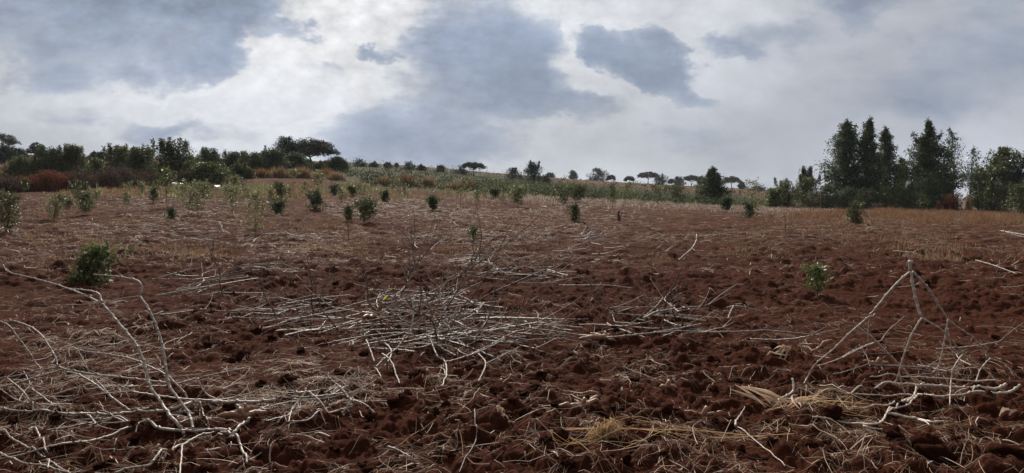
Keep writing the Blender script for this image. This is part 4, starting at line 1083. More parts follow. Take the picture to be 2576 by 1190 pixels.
# --- saplings and shrubs standing in the field
GSAP = 'young trees planted in the field'
SAP = [  # bx, base, top, width, leaf, density, bushy, stems, label
    (24, 592, 483, 60, 'leaf_olive', 1.7, .6, 3, 'largest leafy shrub, cut by the left edge of the field'),
    (134, 555, 487, 46, 'leaf_pale', 1.2, .4, 2, 'pale speckled sapling beside the large shrub at the left edge'),
    (193, 520, 456, 30, 'leaf_olive', 1.1, .5, 1, 'olive sapling rising behind the darker one at the left'),
    (214, 541, 483, 32, 'leaf_bush', 1.3, .6, 1, 'darker sapling just in front of the olive one at the left'),
    (63, 490, 449, 13, 'leaf_olive', .7, .3, 1, 'narrow light-green sapling in front of the rusty brush'),
    (419, 522, 411, 30, 'leaf_fresh', .9, .2, 1, 'tall thin sapling whose bright branched top stands against the dark bushes'),
    (332, 460, 430, 12, 'leaf_pale', .6, .3, 1, 'small leaning pale sapling at the foot of the dark bushes'),
    (383, 458, 432, 8, 'leaf_pale', .5, .3, 1, 'thin little sapling between two taller ones at the far edge'),
    (384, 510, 472, 22, 'leaf_olive', .8, .4, 2, 'short stubby sapling left of the white plastic scraps'),
    (478, 541, 457, 62, 'leaf_pale', 1.3, .4, 3, 'wide pale airy sapling before the weeds and plastic scraps'),
    (514, 522, 458, 24, 'leaf_bush', 1.0, .4, 1, 'slim dark sapling right of the plastic scraps'),
    (431, 559, 524, 16, 'leaf_dark', .9, .6, 1, 'tiny dark sapling alone on the bare soil at the left'),
    (585, 541, 470, 36, 'leaf_pale', 1.0, .3, 1, 'pale airy sapling left of the tallest pale one'),
    (644, 588, 480, 50, 'leaf_pale', 1.3, .2, 1, 'tallest pale airy sapling nearer in the left middle of the field'),
    (589, 480, 442, 20, 'leaf_pale', .8, .3, 1, 'pale sapling at the far edge under the round tree'),
    (708, 499, 459, 28, 'leaf_olive', 1.2, .6, 2, 'compact green shrub behind the weeds, middle left'),
    (695, 541, 507, 34, 'leaf_dark', 1.3, .7, 2, 'squat dark shrub left of the dense dark ball shrub'),
    (793, 529, 486, 40, 'leaf_dark', 2.0, .8, 3, 'dense dark-green ball-shaped shrub in the open field'),
    (841, 491, 468, 18, 'leaf_dark', 1.2, .8, 2, 'little dark shrub at the field edge right of the ball shrub'),
    (800, 478, 440, 26, 'leaf_pale', .9, .3, 1, 'pale sapling on the weedy edge above the ball shrub'),
    (738, 458, 426, 22, 'leaf_pale', .8, .3, 1, 'pale sapling standing against the tan grass tufts'),
    (318, 534, 482, 22, 'leaf_pale', .5, .2, 1, 'faint bare-stemmed sapling in the left field'),
    (879, 558, 520, 22, 'leaf_olive', .9, .5, 2, 'small olive sapling touching the wider shrub at its right'),
    (920, 563, 501, 50, 'leaf_olive', 1.4, .7, 4, 'wide olive-green shrub with several stems, left of centre'),
    (969, 506, 482, 15, 'leaf_dark', 1.2, .8, 2, 'tiny dark round shrub right of the wide olive one'),
    (888, 492, 470, 20, 'leaf_olive', 1.0, .5, 2, 'small green shrub at the weedy edge behind the wide olive one'),
    (1088, 530, 494, 28, 'leaf_bush', 1.4, .7, 3, 'grey-green bushy sapling in the middle of the far field'),
    (1158, 519, 447, 28, 'leaf_pale', .9, .2, 1, 'slender leaning sapling with a long pale crown near the middle'),
    (1245, 499, 477, 30, 'leaf_olive', 1.2, .7, 3, 'low green shrub on the stubble edge, middle'),
    (1303, 520, 468, 46, 'leaf_pale', 1.4, .6, 3, 'pale many-stemmed shrub on the stubble edge right of the middle'),
    (1419, 517, 470, 38, 'leaf_olive', 1.3, .5, 2, 'left one of the two green shrubs touching on the stubble edge'),
    (1451, 510, 469, 44, 'leaf_bush', 1.5, .7, 3, 'right one of the two green shrubs touching on the stubble edge'),
    (1446, 560, 518, 30, 'leaf_bush', 1.5, .8, 2, 'dark dense shrub on a short stem above the small white stick pile'),
    (1540, 532, 462, 22, 'leaf_bush', .9, .4, 1, 'narrow sapling with a dark foot beside the old stump'),
    (1572, 508, 460, 34, 'leaf_pale', .9, .4, 2, 'pale wispy shrub behind the narrow sapling with a dark foot'),
    (1193, 609, 568, 20, 'leaf_fresh', .7, .3, 1, 'small fresh green sapling among the branches behind the central heap'),
    (1658, 514, 464, 38, 'leaf_olive', 1.1, .5, 2, 'olive shrub on the crest left of the dark conical tree'),
    (1705, 509, 470, 42, 'leaf_bush', 1.6, .7, 3, 'dark bushy shrub on the crest next to the dark conical tree'),
    (1826, 532, 496, 26, 'leaf_dark', 1.5, .7, 2, 'dark leaning shrub at the right foot of the conical tree'),
    (1887, 549, 515, 30, 'leaf_bush', 1.6, .9, 2, 'compact dark shrub under the tall pale sapling'),
    (1893, 545, 447, 44, 'leaf_pale', 1.0, .2, 1, 'tall pale sapling above the compact dark shrub, right of the hill gap'),
    (2154, 565, 514, 36, 'leaf_olive', 1.9, .8, 2, 'solitary dark shrub in the tawny grass before the tall trees'),
    (2056, 756, 666, 40, 'leaf_fresh', .9, .3, 1, 'small sapling with drooping fresh leaves on bare soil left of the upended stalk'),
]
for i, (bx, base, top, w, leaf, den, bsh, st, lab) in enumerate(SAP):
    root, H, W = root_at('sapling' if bsh < .8 else 'shrub', bx, base, top, w, lab, 'sapling' if bsh < .8 else 'shrub', GSAP if bsh < .8 else None)
    dd = root.location.y
    LL = min(.20, max(.07, .002 * dd + .05)) * (1.15 if leaf == 'leaf_fresh' and dd < 12 else 1)
    if bsh >= .8:
        round_bush(root, H, W * 1.2, 700 + i, leaf, n=46, per=10, LL=LL, stems=5, low=.10, ragged=.38, top_spikes=3)
        continue
    sapling(root, H, W * 1.45, 700 + i, leaf, n=int(22 + 10 * st * den), per=max(5, int(9 * den)), LL=LL, bare=.3 if st == 1 and den < 1.2 else .12, bushy=bsh * .6, stems=st,
            lean=.12 if 'lean' in lab else 0)

for i in range(34):      # faint little ones in the weedy band
    bx = R.uniform(150, 1330); by = R.uniform(478, 512) if bx > 300 else R.uniform(505, 540)
    root, H, W = root_at('sapling', bx, by, by - R.uniform(20, 34), R.uniform(12, 22), 'faint little wispy sapling in the weedy far part of the field', 'sapling', 'faint little saplings in the weedy band')
    sapling(root, H, W * 1.3, 780 + i, R.choice(['leaf_pale', 'leaf_olive', 'leaf_pale']), n=18, per=6, LL=.15, bare=.15, bushy=.2)
# leafy bush at the near left
root, H, W = root_at('leafy_bush', 224, 722, 613, 112, 'leafy dark-green bush leaning right at the near left of the field', 'bush')
round_bush(root, H * .72, W * .98, 41, 'leaf_olive', n=44, per=17, LL=.11, stems=7, low=.02, ragged=.35)
bt = root.children[-1]
C_ = [(W * .22 + R.gauss(0, .11), R.gauss(0, .12), H * .72 + R.gauss(0, .07)) for _ in range(22)]
bt.name = 'foliage'
V_, F_ = leaves(C_, 15, (.12, .11, .09), .11, .042, .1, 5)
link('upper_foliage', mesh_np('upper_foliage', V_, F_), M['leaf_bush'], root)
C_ = [(W * R.uniform(.05, .48), R.gauss(0, .12), H * R.uniform(.80, .95)) for _ in range(12)]
V_, F_ = leaves(C_, 9, (.08, .08, .05), .11, .042, .0, 6)
link('leafy_tip', mesh_np('leafy_tip', V_, F_), M['leaf_fresh'], root)

# --- bushes of the left hand thicket
BUSH = [  # bx, base, top, w, d, leaf, spikes, label
    (60, 468, 398, 90, 84, 'leaf_bush', 1, 'low green bush above the rusty brush at the left edge'),
    (125, 468, 379, 86, 86, 'leaf_dark', 4, 'dark bush above the rusty brush, left of two side by side'),
    (182, 466, 376, 72, 87, 'leaf_bush', 8, 'bush with upright shoots, right of two above the rusty brush'),
    (240, 462, 402, 60, 92, 'leaf_olive', 1, 'small greyish bush in the dip between two taller groups'),
    (305, 460, 376, 84, 84, 'leaf_olive', 5, 'olive bush at the left end of the wide thicket'),
    (352, 458, 379, 76, 82, 'leaf_bush', 5, 'middle bush of the wide thicket, with feathery tips'),
    (432, 455, 361, 104, 80, 'leaf_dark', 6, 'tallest dome-shaped dark bush of the thicket'),
    (478, 452, 400, 60, 84, 'leaf_bush', 2, 'bush sloping down on the right of the tallest dome bush'),
    (524, 446, 379, 74, 98, 'leaf_dark', 2, 'blue-green round bush behind the brownish low one'),
    (588, 444, 388, 82, 100, 'leaf_dark', 2, 'flat-topped dark bush between the round one and the small bare tree'),
    (640, 440, 388, 70, 98, 'leaf_bush', 2, 'olive-brown bush below the small bare tree'),
    (690, 436, 378, 64, 100, 'leaf_dark', 1, 'dark bush at the foot of the round tree'),
    (742, 430, 390, 66, 112, 'leaf_dark', 1, 'low dark bush left of the flat-topped acacia trunk'),
    (770, 424, 404, 50, 142, 'leaf_dark', 1, 'dark bush behind the trunk of the flat-topped acacia'),
    (818, 424, 408, 44, 143, 'leaf_bush', 1, 'small bush behind the acacia, just right of its trunk'),
    (848, 424, 399, 44, 134, 'leaf_dark', 1, 'low dark bush right of the flat-topped acacia'),
    (520, 448, 412, 110, 76, 'leaf_olive', 2, 'low brownish-green bush at the field edge before the round one'),
    (604, 442, 416, 60, 88, 'leaf_olive', 1, 'low olive bush at the field edge right of the brownish one'),
    (14, 425, 371, 60, 150, 'leaf_acacia', 1, 'far grey-green bush under the cut-off acacia at the left edge'),
    (45, 425, 377, 50, 160, 'leaf_acacia', 1, 'far low bush right of the one under the cut-off acacia'),
    (250, 420, 385, 60, 170, 'leaf_acacia', 1, 'far flat bush seen in the dip of the thicket'),
]
for i, (bx, base, top, w, d, leaf, sp, lab) in enumerate(BUSH):
    root, H, W = root_at('bush', bx, base, top, w, lab, 'bush', 'bushes of the left hand thicket', d)
    round_bush(root, H * 1.03, W * 1.25, 800 + i, leaf, n=int(130 + 30 * W), per=26, LL=.27 if d < 110 else .36, stems=8, top_spikes=sp * 2, depth=W * .9, ragged=.26)

# dry brush in front of the thicket
GBR = 'dry brush along the left edge of the field'
for i, (bx, base, h, w, d, mt, lab) in enumerate([
        (18, 482, 50, 70, 59, 'brown_brush', 'dark brown dry brush cut by the left edge'),
        (70, 482, 50, 70, 61, 'rust', 'rust-red dry brush, left half of the red patch'),
        (128, 480, 54, 74, 62, 'rust', 'rust-red dry brush, taller right half of the red patch'),
        (190, 476, 50, 70, 64, 'brown_brush', 'dull brown brush right of the rust-red patch'),
        (250, 470, 46, 76, 67, 'brown_brush', 'dull brown brush below the small greyish bush'),
        (315, 466, 44, 76, 70, 'brown_brush', 'dark twiggy brush below the olive bush'),
        (385, 461, 40, 80, 74, 'brown_brush', 'dark twiggy brush below the middle bush of the thicket'),
        (455, 456, 36, 76, 76, 'brown_brush', 'dark twiggy brush below the tallest dome bush')]):
    root, H, W = root_at('dry_brush', bx, base, base - h, w, lab, 'brush', GBR, d)
    g = np.random.default_rng(60 + i); n = 110
    px = root.location.x + g.uniform(-.55, .55, n) * W; py = root.location.y + g.uniform(-.5, .5, n) * 2.2
    hh = H * (1 - .45 * np.abs((px - root.location.x) / (W * .55)) ** 3) * g.uniform(.8, 1.1, n)
    hh = hh * np.clip(.35 + 1.2 * fbm(px * 1.1, px * .3 + 5, 30 + i, 3), .5, 1.2)
    o = blades('brush_stems', px, py, hh, .035, .5, 61 + i, M[mt], per=12, spread=.25, parent=root)
    Cc = np.stack([px - root.location.x, py - root.location.y, hh * g.uniform(.45, .95, n)], -1)
    crown('dry_leaves', Cc, 22, (.34, .34, .26), .2, .06, .1, 62 + i, M[mt], root)

# --- tan grass tufts on the far edge
for i, (bx, base, top, w, lab) in enumerate([
        (655, 446, 424, 46, 'tan grass tuft left of the row below the round tree'), (700, 446, 420, 60, 'broad tan grass tuft below the round tree'), (760, 446, 420, 60, 'broad tan grass tuft below the flat-topped acacia'),
        (822, 446, 424, 56, 'tan grass tuft right of the one below the acacia'), (845, 452, 432, 40, 'smaller tan tuft at the start of the green slope'), (965, 466, 444, 44, 'flattish tan tuft on the green slope'),
        (1018, 468, 438, 50, 'tallest rounded tan tuft on the green slope'), (1075, 470, 446, 46, 'tan tuft right of the tallest one'), (1150, 476, 455, 40, 'pale tan tuft low on the green slope'), (1180, 478, 456, 34, 'last tan tuft toward the middle of the slope')]):
    root, H, W = root_at('grass_tuft', bx, base, top, w, lab, 'grass tuft', 'tan grass tufts at the far edge of the field')
    g = np.random.default_rng(160 + i); n = 46
    px = root.location.x + g.normal(0, .28, n) * W; py = root.location.y + g.normal(0, .3, n) * 1.2
    hh = H * np.clip(1.1 - .7 * np.abs((px - root.location.x) / (W * .6)) ** 2, .3, 1.1)
    blades('grass_blades', px, py, hh, .05, .4, 161 + i, M['tan_grass'] if i % 3 else M['dry_grass'], per=14, spread=.16, parent=root)

# --- scrub covering the green slope (no one could count it)
bx, by = scatter(5200, 780, 2080, 398, 520, 71)
x, y = spots(bx, by)
g_ = np.random.default_rng(72)
k_ = (y > 88) & (y < 258 + 20 * g_.random(len(y))) & (((x / y / K + CX) > 850 + 60 * (y < 105)))
x, y = x[k_], y[k_]
z = ground_z(x, y); hgt = g_.uniform(.3, 1.15, len(x)) * (1 + .9 * (fbm(x * .05, y * .02, 81, 3) > .5)) * (.7 + .5 * (y / 200))
V_, F_ = leaves(np.stack([x, y, z + hgt * .5], -1), 13, np.stack([.55 + .3 * hgt, .55 + .3 * hgt, hgt * .55], -1), .34, .13, -.5, 73)
tag(link('scrub_vegetation', mesh_np('scrub_vegetation', V_, F_), M['scrub']), 'grey-green knee-high scrub covering the slope beyond the field', 'scrub', kind='stuff')
# darker, nearer scrub along its lower right edge
bx, by = scatter(3000, 1180, 1960, 462, 520, 74)
x, y = spots(bx, by); k_ = (y > 92) & (y < 215); x, y = x[k_], y[k_]; z = ground_z(x, y); hgt = g_.uniform(.5, 1.5, len(x))
V_, F_ = leaves(np.stack([x, y, z + hgt * .5], -1), 18, np.stack([.6 + .3 * hgt, .6 + .3 * hgt, hgt * .55], -1), .32, .13, -.3, 75)
tag(link('scrub_vegetation', mesh_np('scrub_vegetation', V_, F_), M['leaf_bush']), 'darker green scrub along the lower right of the far slope', 'scrub', kind='stuff')

bx, by = scatter(420, 1230, 2060, 440, 500, 76)
x, y = spots(bx, by); k_ = (y > 280) & (y < 470); x, y = x[k_], y[k_]; z = ground_z(x, y); hgt = g_.uniform(.6, 2.4, len(x)) * (g_.random(len(x)) ** .8 + .3)
V_, F_ = leaves(np.stack([x, y, z + hgt * .5], -1), 30, np.stack([.8 * hgt, .8 * hgt, hgt * .5], -1), .6, .26, -.2, 77)
tag(link('scrub_vegetation', mesh_np('scrub_vegetation', V_, F_), M['leaf_acacia']), 'scattered dark scrub dotting the far brown hill', 'scrub', kind='stuff')

# --- flat-topped acacias and other far trees
FAR = [  # bx, base, top, w, d, kind, label
    (3, 425, 331, 62, 165, 'u', 'acacia crown cut off by the left edge of the view'),
    (90, 420, 353, 28, 150, 'b', 'small bare-trunked tree rising above the left dark bushes'),
    (663, 420, 377, 34, 140, 'b', 'small gnarled tree between the thicket and the round tree'),
    (712, 428, 350, 78, 128, 'r', 'dense round tree touching the flat-topped acacia'),
    (792, 424, 345, 126, 130, 'U', 'big flat-topped acacia with a dark forked trunk on the left skyline'),
    (906, 418, 402, 34, 200, 's', 'low rounded bush on the skyline right of the acacia'),
    (940, 420, 408, 20, 210, 's', 'tiny bush on the skyline, first after the low rounded one'),
    (975, 425, 410, 18, 210, 's', 'small pointed bush on the skyline halfway to the centre'),
    (998, 422, 410, 7, 215, 'b', 'tiny lone treelet on the skyline halfway to the centre'),
    (1029, 428, 407, 34, 205, 's', 'wide rounded bush on the skyline before the dip'),
    (1060, 428, 415, 24, 205, 's', 'low bush just right of the wide rounded one on the skyline'),
    (1108, 432, 417, 28, 205, 's', 'low bush on the skyline left of the small umbrella tree'),
    (1192, 440, 407, 50, 195, 'u', 'small umbrella tree on the skyline near the middle'),
    (1160, 438, 424, 40, 200, 's', 'low bush at the left foot of the small umbrella tree'),
    (1291, 456, 425, 34, 190, 'r', 'two-headed dark tree left of the big round one on the slope'),
    (1340, 462, 413, 52, 185, 'r', 'big round dark tree on the slope right of the middle'),
    (1372, 466, 444, 30, 180, 's', 'bush at the right foot of the big round dark tree'),
    (1384, 447, 436, 20, 420, 's', 'small flat bush on the brown ridge right of the big round tree'),
    (1441, 452, 432, 19, 430, 'r', 'small lone tree on the brown ridge'),
    (1505, 457, 425, 50, 430, 's', 'wide dark dome-shaped tree on the brown ridge'),
    (1538, 460, 440, 20, 430, 'b', 'thin sparse tree right of the dome-shaped one on the ridge'),
    (1583, 463, 443, 24, 430, 'b', 'scraggy low tree between dome tree and umbrella tree on the ridge'),
    (1629, 467, 431, 42, 425, 'u', 'left umbrella tree on the right part of the brown ridge'),
    (1660, 468, 442, 34, 425, 'r', 'loose round tree beside the left umbrella tree on the ridge'),
    (1690, 470, 450, 16, 425, 'b', 'tiny sparse tree between the ridge trees'),
    (1708, 471, 447, 26, 425, 'r', 'small round tree left of the leaning ridge tree'),
    (1740, 480, 440, 32, 400, 'u', 'umbrella tree with a visible trunk halfway down the ridge slope'),
    (1763, 474, 446, 20, 420, 'r', 'round tree half hidden by the dark conical tree'),
    (1704, 506, 470, 24, 300, 'r', 'dark tree low on the brown slope'),
    (1840, 474, 443, 40, 420, 'u', 'lone umbrella tree on the ridge right of the conical tree'),
    (1866, 480, 460, 16, 420, 'r', 'small bush right of the lone umbrella tree'),
    (1905, 487, 468, 40, 380, 's', 'flat dark bush where the ridge runs out to the right'),
    (1950, 498, 474, 50, 330, 's', 'broad dark bush behind the leafy shrub at the right'),
]
for i, (bx, base, top, w, d, kd, lab) in enumerate(FAR):
    nm = {'u': 'umbrella_tree', 'U': 'umbrella_tree', 'b': 'small_tree', 'r': 'round_tree', 's': 'bush'}[kd]
    root, H, W = root_at(nm, bx, base, top, w, lab, 'bush' if kd == 's' else 'tree', 'trees and bushes on the skyline' if d > 135 else None, d)
    LL = .0017 * d + .05
    if kd == 'U': umbrella_tree(root, H, W, 27, dens=2.6, LL=.30, flat=.5, fork=.40, gaps=.1, lean=-.12)
    elif kd == 'u': umbrella_tree(root, H, W * 1.1, 900 + i, dens=1.1, gaps=.12, LL=LL * .8, flat=.5 if i % 2 else .4, fork=.40)
    elif kd == 'b': umbrella_tree(root, H, W, 900 + i, dens=.8, LL=LL * .8, flat=.6, fork=.35, gaps=.35)
    elif kd == 'r': round_bush(root, H * 1.03, W * 1.2, 900 + i, 'leaf_acacia', n=80, per=20, LL=LL, stems=5, low=.1, ragged=.3, top_spikes=2, part='crown')
    else: round_bush(root, H * 1.03, W * 1.25, 900 + i, 'leaf_acacia', n=60, per=20, LL=LL, stems=4, ragged=.25, part='foliage')
    if kd in 'rs' and kd == 'r': root.children[0].name = 'trunk'

# --- tall trees at the right
GT = 'tall trees at the right behind the field'
cone = lambda f: (1 - f) ** .95 * 1.1 + .03
T4 = lambda f: (1 - f) ** 1.35 * 1.15 + .02
slim = lambda f: (1.0 - f) ** .7 * 1.0 * (.45 + .55 * min(1, f * 3)) + .05
for i, (bx, top, w, d, leaf, kw, lab) in enumerate([
        (2127, 296, 116, 103, 'leaf_tree', dict(n_limb=80, profile=lambda f: (1 - f) ** .8 * (.75 + .45 * math.sin(min(1, f * 2.2) * 1.57)) + .02, subs=3, dens=1.1, lean=.02), 'leftmost tall dark tree of the right hand group, with a pointed tip'),
        (2184, 290, 78, 101, 'leaf_tree', dict(n_limb=80, profile=lambda f: (1 - f) ** .55 * .95 + .02, subs=3, lean=.012, dens=1.1), 'dense tall tree second from the left in the right hand group, with a tufted tip'),
        (2230, 314, 76, 104, 'leaf_tree', dict(n_limb=66, profile=slim, dens=.9), 'open-crowned tall tree third from the left in the right hand group'),
        (2334, 294, 164, 102, 'leaf_tree', dict(n_limb=110, profile=T4, dens=1.2), 'broad spire-shaped tree with a thin tip, widest of the right hand group'),
        (2400, 315, 84, 106, 'leaf_wisp', dict(n_limb=44, profile=slim, dens=.6, wisp=.8, lean=-.045, base=.3, trunk='trunk_pale', LL=.3), 'slender wispy tree leaning left beside the broad spire'),
        (2444, 363, 90, 108, 'leaf_wisp', dict(n_limb=30, profile=slim, dens=.45, wisp=.9, lean=.03, base=.3, trunk='trunk_pale', LL=.3), 'thin feathery tree with sky between its bare stems'),
        (2525, 366, 120, 99, 'leaf_olive', dict(n_limb=60, profile=lambda f: (1 - f ** 2.2) * .95 + .1, dens=1.1, wisp=.5, base=.12), 'broad olive-green tree near the right edge'),
        (2590, 376, 110, 96, 'leaf_wisp', dict(n_limb=44, profile=slim, dens=.8, wisp=.5), 'drooping tree cut by the right edge'),
        (2462, 420, 70, 104, 'leaf_dark', dict(n_limb=34, profile=slim, dens=.9), 'short dark tree behind the feathery one'),
        (1792, 420, 86, 98, 'leaf_tree', dict(n_limb=46, profile=lambda f: (1 - f) ** 1.0 * 1.0 + .03, dens=1.4), 'dark conical tree alone on the crest left of the right hand group'),
        (2268, 392, 60, 108, 'leaf_dark', dict(n_limb=36, profile=slim, dens=1.0), 'shorter dark tree in the gap before the broad spire')]):
    root, H, W = root_at('tall_tree', bx, 524, top, w, lab, 'tree', GT if bx > 2000 else None, d)
    conifer_like(root, H, W * 1.08, 1000 + i, leaf, **kw)

UND = [  # understorey
    (2033, 520, 450, 66, 97, 'leaf_olive', 'smooth round dark bush left of the tall trees'),
    (1977, 521, 457, 62, 96, 'leaf_olive', 'lighter leafy shrub left of the smooth round bush'),
    (1945, 522, 480, 40, 95, 'leaf_fresh', 'low leafy shrub at the left end of the right hand greenery'),
    (2024, 520, 428, 44, 106, 'leaf_wisp', 'open twiggy shrub peeping above the smooth round bush'),
    (2085, 524, 470, 56, 96, 'leaf_bush', 'green understorey bush at the foot of the leftmost tall tree'),
    (2130, 525, 476, 62, 96, 'leaf_tree', 'dark understorey bush between the first two tall trees'),
    (2180, 526, 480, 62, 96, 'leaf_bush', 'understorey bush at the foot of the second tall tree'),
    (2235, 526, 474, 56, 95, 'leaf_fresh', 'light green understorey bush at the foot of the third tall tree'),
    (2285, 526, 462, 62, 95, 'leaf_fresh', 'yellowish understorey bush at the left foot of the broad spire'),
    (2335, 527, 455, 62, 96, 'leaf_dark', 'darkest understorey bush right under the broad spire'),
    (2385, 528, 462, 56, 97, 'leaf_dark', 'dark understorey bush behind the reddish dry stalks'),
    (2500, 530, 462, 66, 96, 'leaf_olive', 'olive understorey bush under the broad olive tree'),
    (2572, 546, 470, 56, 80, 'leaf_olive', 'nearer olive shrub standing in grass at the right edge'),
]
for i, (bx, base, top, w, d, leaf, lab) in enumerate(UND):
    root, H, W = root_at('bush', bx, base, top, w, lab, 'bush', 'bushes under the tall trees', d)
    thin = 'open' in lab
    round_bush(root, H * 1.03, W * 1.25, 1100 + i, leaf, n=36 if thin else 110, per=12 if thin else 26, LL=.2 if 'smooth' in lab else .24, stems=7, top_spikes=6 if thin else 3, ragged=.1 if 'smooth' in lab else .3)

# reed-like plant against the sky
root, H, W = root_at('maize_plant', 2064, 522, 417, 24, 'tall maize plant with a pale tassel standing against the sky', 'maize', None, 94)
t = Tubes(); t.add([(0, 0, 0), (.02, 0, H * .5), (.06, 0, H * .93)], .03, .014, step=.2, sides=6, node=0); t.build('stem', M['trunk_pale'], root)
g = np.random.default_rng(4)
def strap(P, w0):
    P = np.array(P, float); n = len(P); a = np.linspace(0, 1, n); ww = w0 * np.sin(np.pi * (a * .9 + .08))[:, None]
    s = np.array([[0, 1, .0]]) * ww * .6 + np.array([[.3, 0, .7]]) * ww * .6
    V = np.stack([P - s, P + s], 1).reshape(-1, 3); F = [(2 * i, 2 * i + 1, 2 * i + 3, 2 * i + 2) for i in range(n - 1)]
    return V, np.array(F)
for k in range(9):
    s = 1 if k % 2 else -1; z0 = H * (.35 + .07 * k); L = g.uniform(.5, .9)
    tt = np.linspace(0, 1, 7)
    V_, F_ = strap(np.stack([s * L * tt * (.5 if z0 > .8 * H else .9) + .03, g.normal(0, .2) * tt, z0 + L * (tt * 1.2 - tt ** 2 * (1.0 if z0 < .8 * H else .5))], -1), .06)
    link('leaf', mesh_np('leaf', V_, F_), M['leaf_pale'], root)
for k in range(1):
    C_ = [(.06 + .01 * j, 0, H * (.9 + .012 * j)) for j in range(9)]
    crown('tassel', C_, 10, (.1, .08, .12), .28, .05, -.9, 8, M['stubble'], root)

# reddish dry stalks and pale seed heads at the foot of the trees
for i, (bx, base, top, w, mt, lab) in enumerate([(2385, 528, 490, 18, 'rust', 'left clump of reddish dry stalks under the broad spire'), (2400, 528, 484, 16, 'rust', 'right clump of reddish dry stalks under the broad spire'),
                                               (2362, 528, 505, 12, 'rust', 'short reddish dry clump left of the taller ones'), (2436, 529, 490, 8, 'tan_grass', 'thin tan stalk standing by the feathery tree')]):
    root, H, W = root_at('dry_weed', bx, base, top, w, lab, 'weed', 'dry weeds under the tall trees', 92)
    n = 14; px = root.location.x + g.normal(0, .25, n) * W; py = root.location.y + g.normal(0, .15, n)
    blades('dry_stems', px, py, np.full(n, H), .05, .12, 1160 + i, M[mt], per=8, spread=.07, parent=root)
    crown('seed_heads', [(float(a - root.location.x), float(b - root.location.y), H * float(g.uniform(.4, .95))) for a, b in zip(px, py)], 10, (.12, .12, .16), .14, .05, .0, 1170 + i, M[mt], root)
root, H, W = root_at('dry_weed', 2417, 529, 492, 10, 'bare stick with a round pale seed head before the dark trees', 'weed', None, 91)
t = Tubes(); t.add([(0, 0, 0), (.01, 0, H * .5), (0, 0, H)], .03, .02, step=.2, sides=6, node=0); t.build('stem', M['trunk_pale'], root)
crown('seed_head', [(0, 0, H), (.05, 0, H - .05), (-.05, .0, H - .03)], 26, (.13, .13, .11), .1, .05, 0, 9, M['tan_grass'], root)

# --- single things in the field
root, H, W = root_at('tree_stump', 1556, 557, 528, 11, 'dark splintered stump standing upright in the far bare field', 'stump')
t = Tubes(); t.add([(0, 0, -.05), (.02, .01, H * .4), (-.01, 0, H * .72), (.02, 0, H)], W * .5, W * .14, step=.08, sides=9, node=0, wob=.012); t.build('stump_wood', M['stump'], root)
t = Tubes(); t.add([(W * .25, 0, H * .3), (W * .4, .02, H * .62)], W * .16, W * .05, step=.08, sides=6, node=0, wob=.006); t.build('splinter', M['stump'], root)
for bx, base, top, lab in ((1977, 585, 534, 'thin brown stake standing in the far right field'), (878, 605, 558, 'thin dark stake under the small olive sapling')):
    d = spot(bx, base); p = at(bx, d); H = EYE + d * (HY - top) * K - p.z
    t = Tubes(); t.add([p - Vector((0, 0, .05)), p + Vector((-.03, 0, H * .5)), p + Vector((-.06, 0, H))], .018, .012, step=.08, sides=6, node=.12)
    tag(t.build('stake', M['twig'], None, p), lab, 'stake')
# crumpled white plastic
for i, (bx, base, w, lab) in enumerate([(446, 470, 22, 'crumpled white plastic sheet on weeds, left piece'), (525, 455, 14, 'small white plastic scrap behind the slim dark sapling'), (540, 478, 24, 'white plastic strip lying right of the slim dark sapling')]):
    d = spot(bx, base); p = at(bx, d); W = w * K * d; g = np.random.default_rng(i + 3)
    n, m_ = 15, 9; u, v = np.meshgrid(np.linspace(-.5, .5, n), np.linspace(-.5, .5, m_)); 
    z = .55 * W * (fbm(u * 4 + i * 3, v * 4, 7 + i, 3)) + .05; z2 = z - .02
    X = u * W + .08 * W * (fbm(u * 3, v * 5, 17, 2) - .4); Y = v * W * .8
    V = np.concatenate([np.stack([X, Y, z + .12], -1).reshape(-1, 3), np.stack([X, Y, z2 + .12], -1).reshape(-1, 3)])
    a = np.arange(n * m_).reshape(m_, n); F = np.stack([a[:-1, :-1], a[:-1, 1:], a[1:, 1:], a[1:, :-1]], -1).reshape(-1, 4)
    F = np.concatenate([F, F[:, ::-1] + n * m_])
    tag(link('plastic_sheet', mesh_np('plastic_sheet', V, F), M['plastic'], loc=p, smooth=False), lab, 'plastic sheet')

# straw clump with long loose stems
bx, by = C2(1215, 1050); d = spot(bx, by); p = at(bx, d)
root = empty('straw_clump', p); tag(root, 'golden clump of straw with long stems fanning out on the near soil', 'straw')
def straw_set(n, spread, L, r, seed, yaw, zsp, name, mat, off=(0, 0), ysp=1.0, bow=.03):
    g = np.random.default_rng(seed); t = Tubes()
    for k in range(n):
        a = yaw + g.normal(0, ysp); l = L * g.uniform(.5, 1.3); c = np.array([off[0] + g.normal(0, spread), off[1] + g.normal(0, spread * .45)])
        q = []
        for f in (-.5, -.17, .17, .5):
            px, py = c[0] + math.cos(a) * l * f, c[1] + math.sin(a) * l * f
            q.append(Vector((px, py, float(ground_z(p.x + px, p.y + py)) - p.z + .008 + abs(g.normal(0, zsp)) + bow * (1 - 4 * f * f))))
        t.add(q, r, r * .7, step=.06, sides=4, node=0)
    return t.build(name, mat, root)
straw_set(260, .036, .13, .0015, 1, .1, .035, 'straw', M['straw_gold'], ysp=1.2)
straw_set(9, .06, .5, .0015, 2, .45, .02, 'long_stems', M['straw_gold'], off=(-.18, -.10), ysp=.6)
straw_set(7, .12, .6, .0014, 3, -.5, .02, 'long_stems', M['straw'], off=(-.15, .12), ysp=.6)
straw_set(6, .14, .8, .0015, 4, -.06, .02, 'long_stems', M['straw_gold'], off=(.35, .0), ysp=.45)
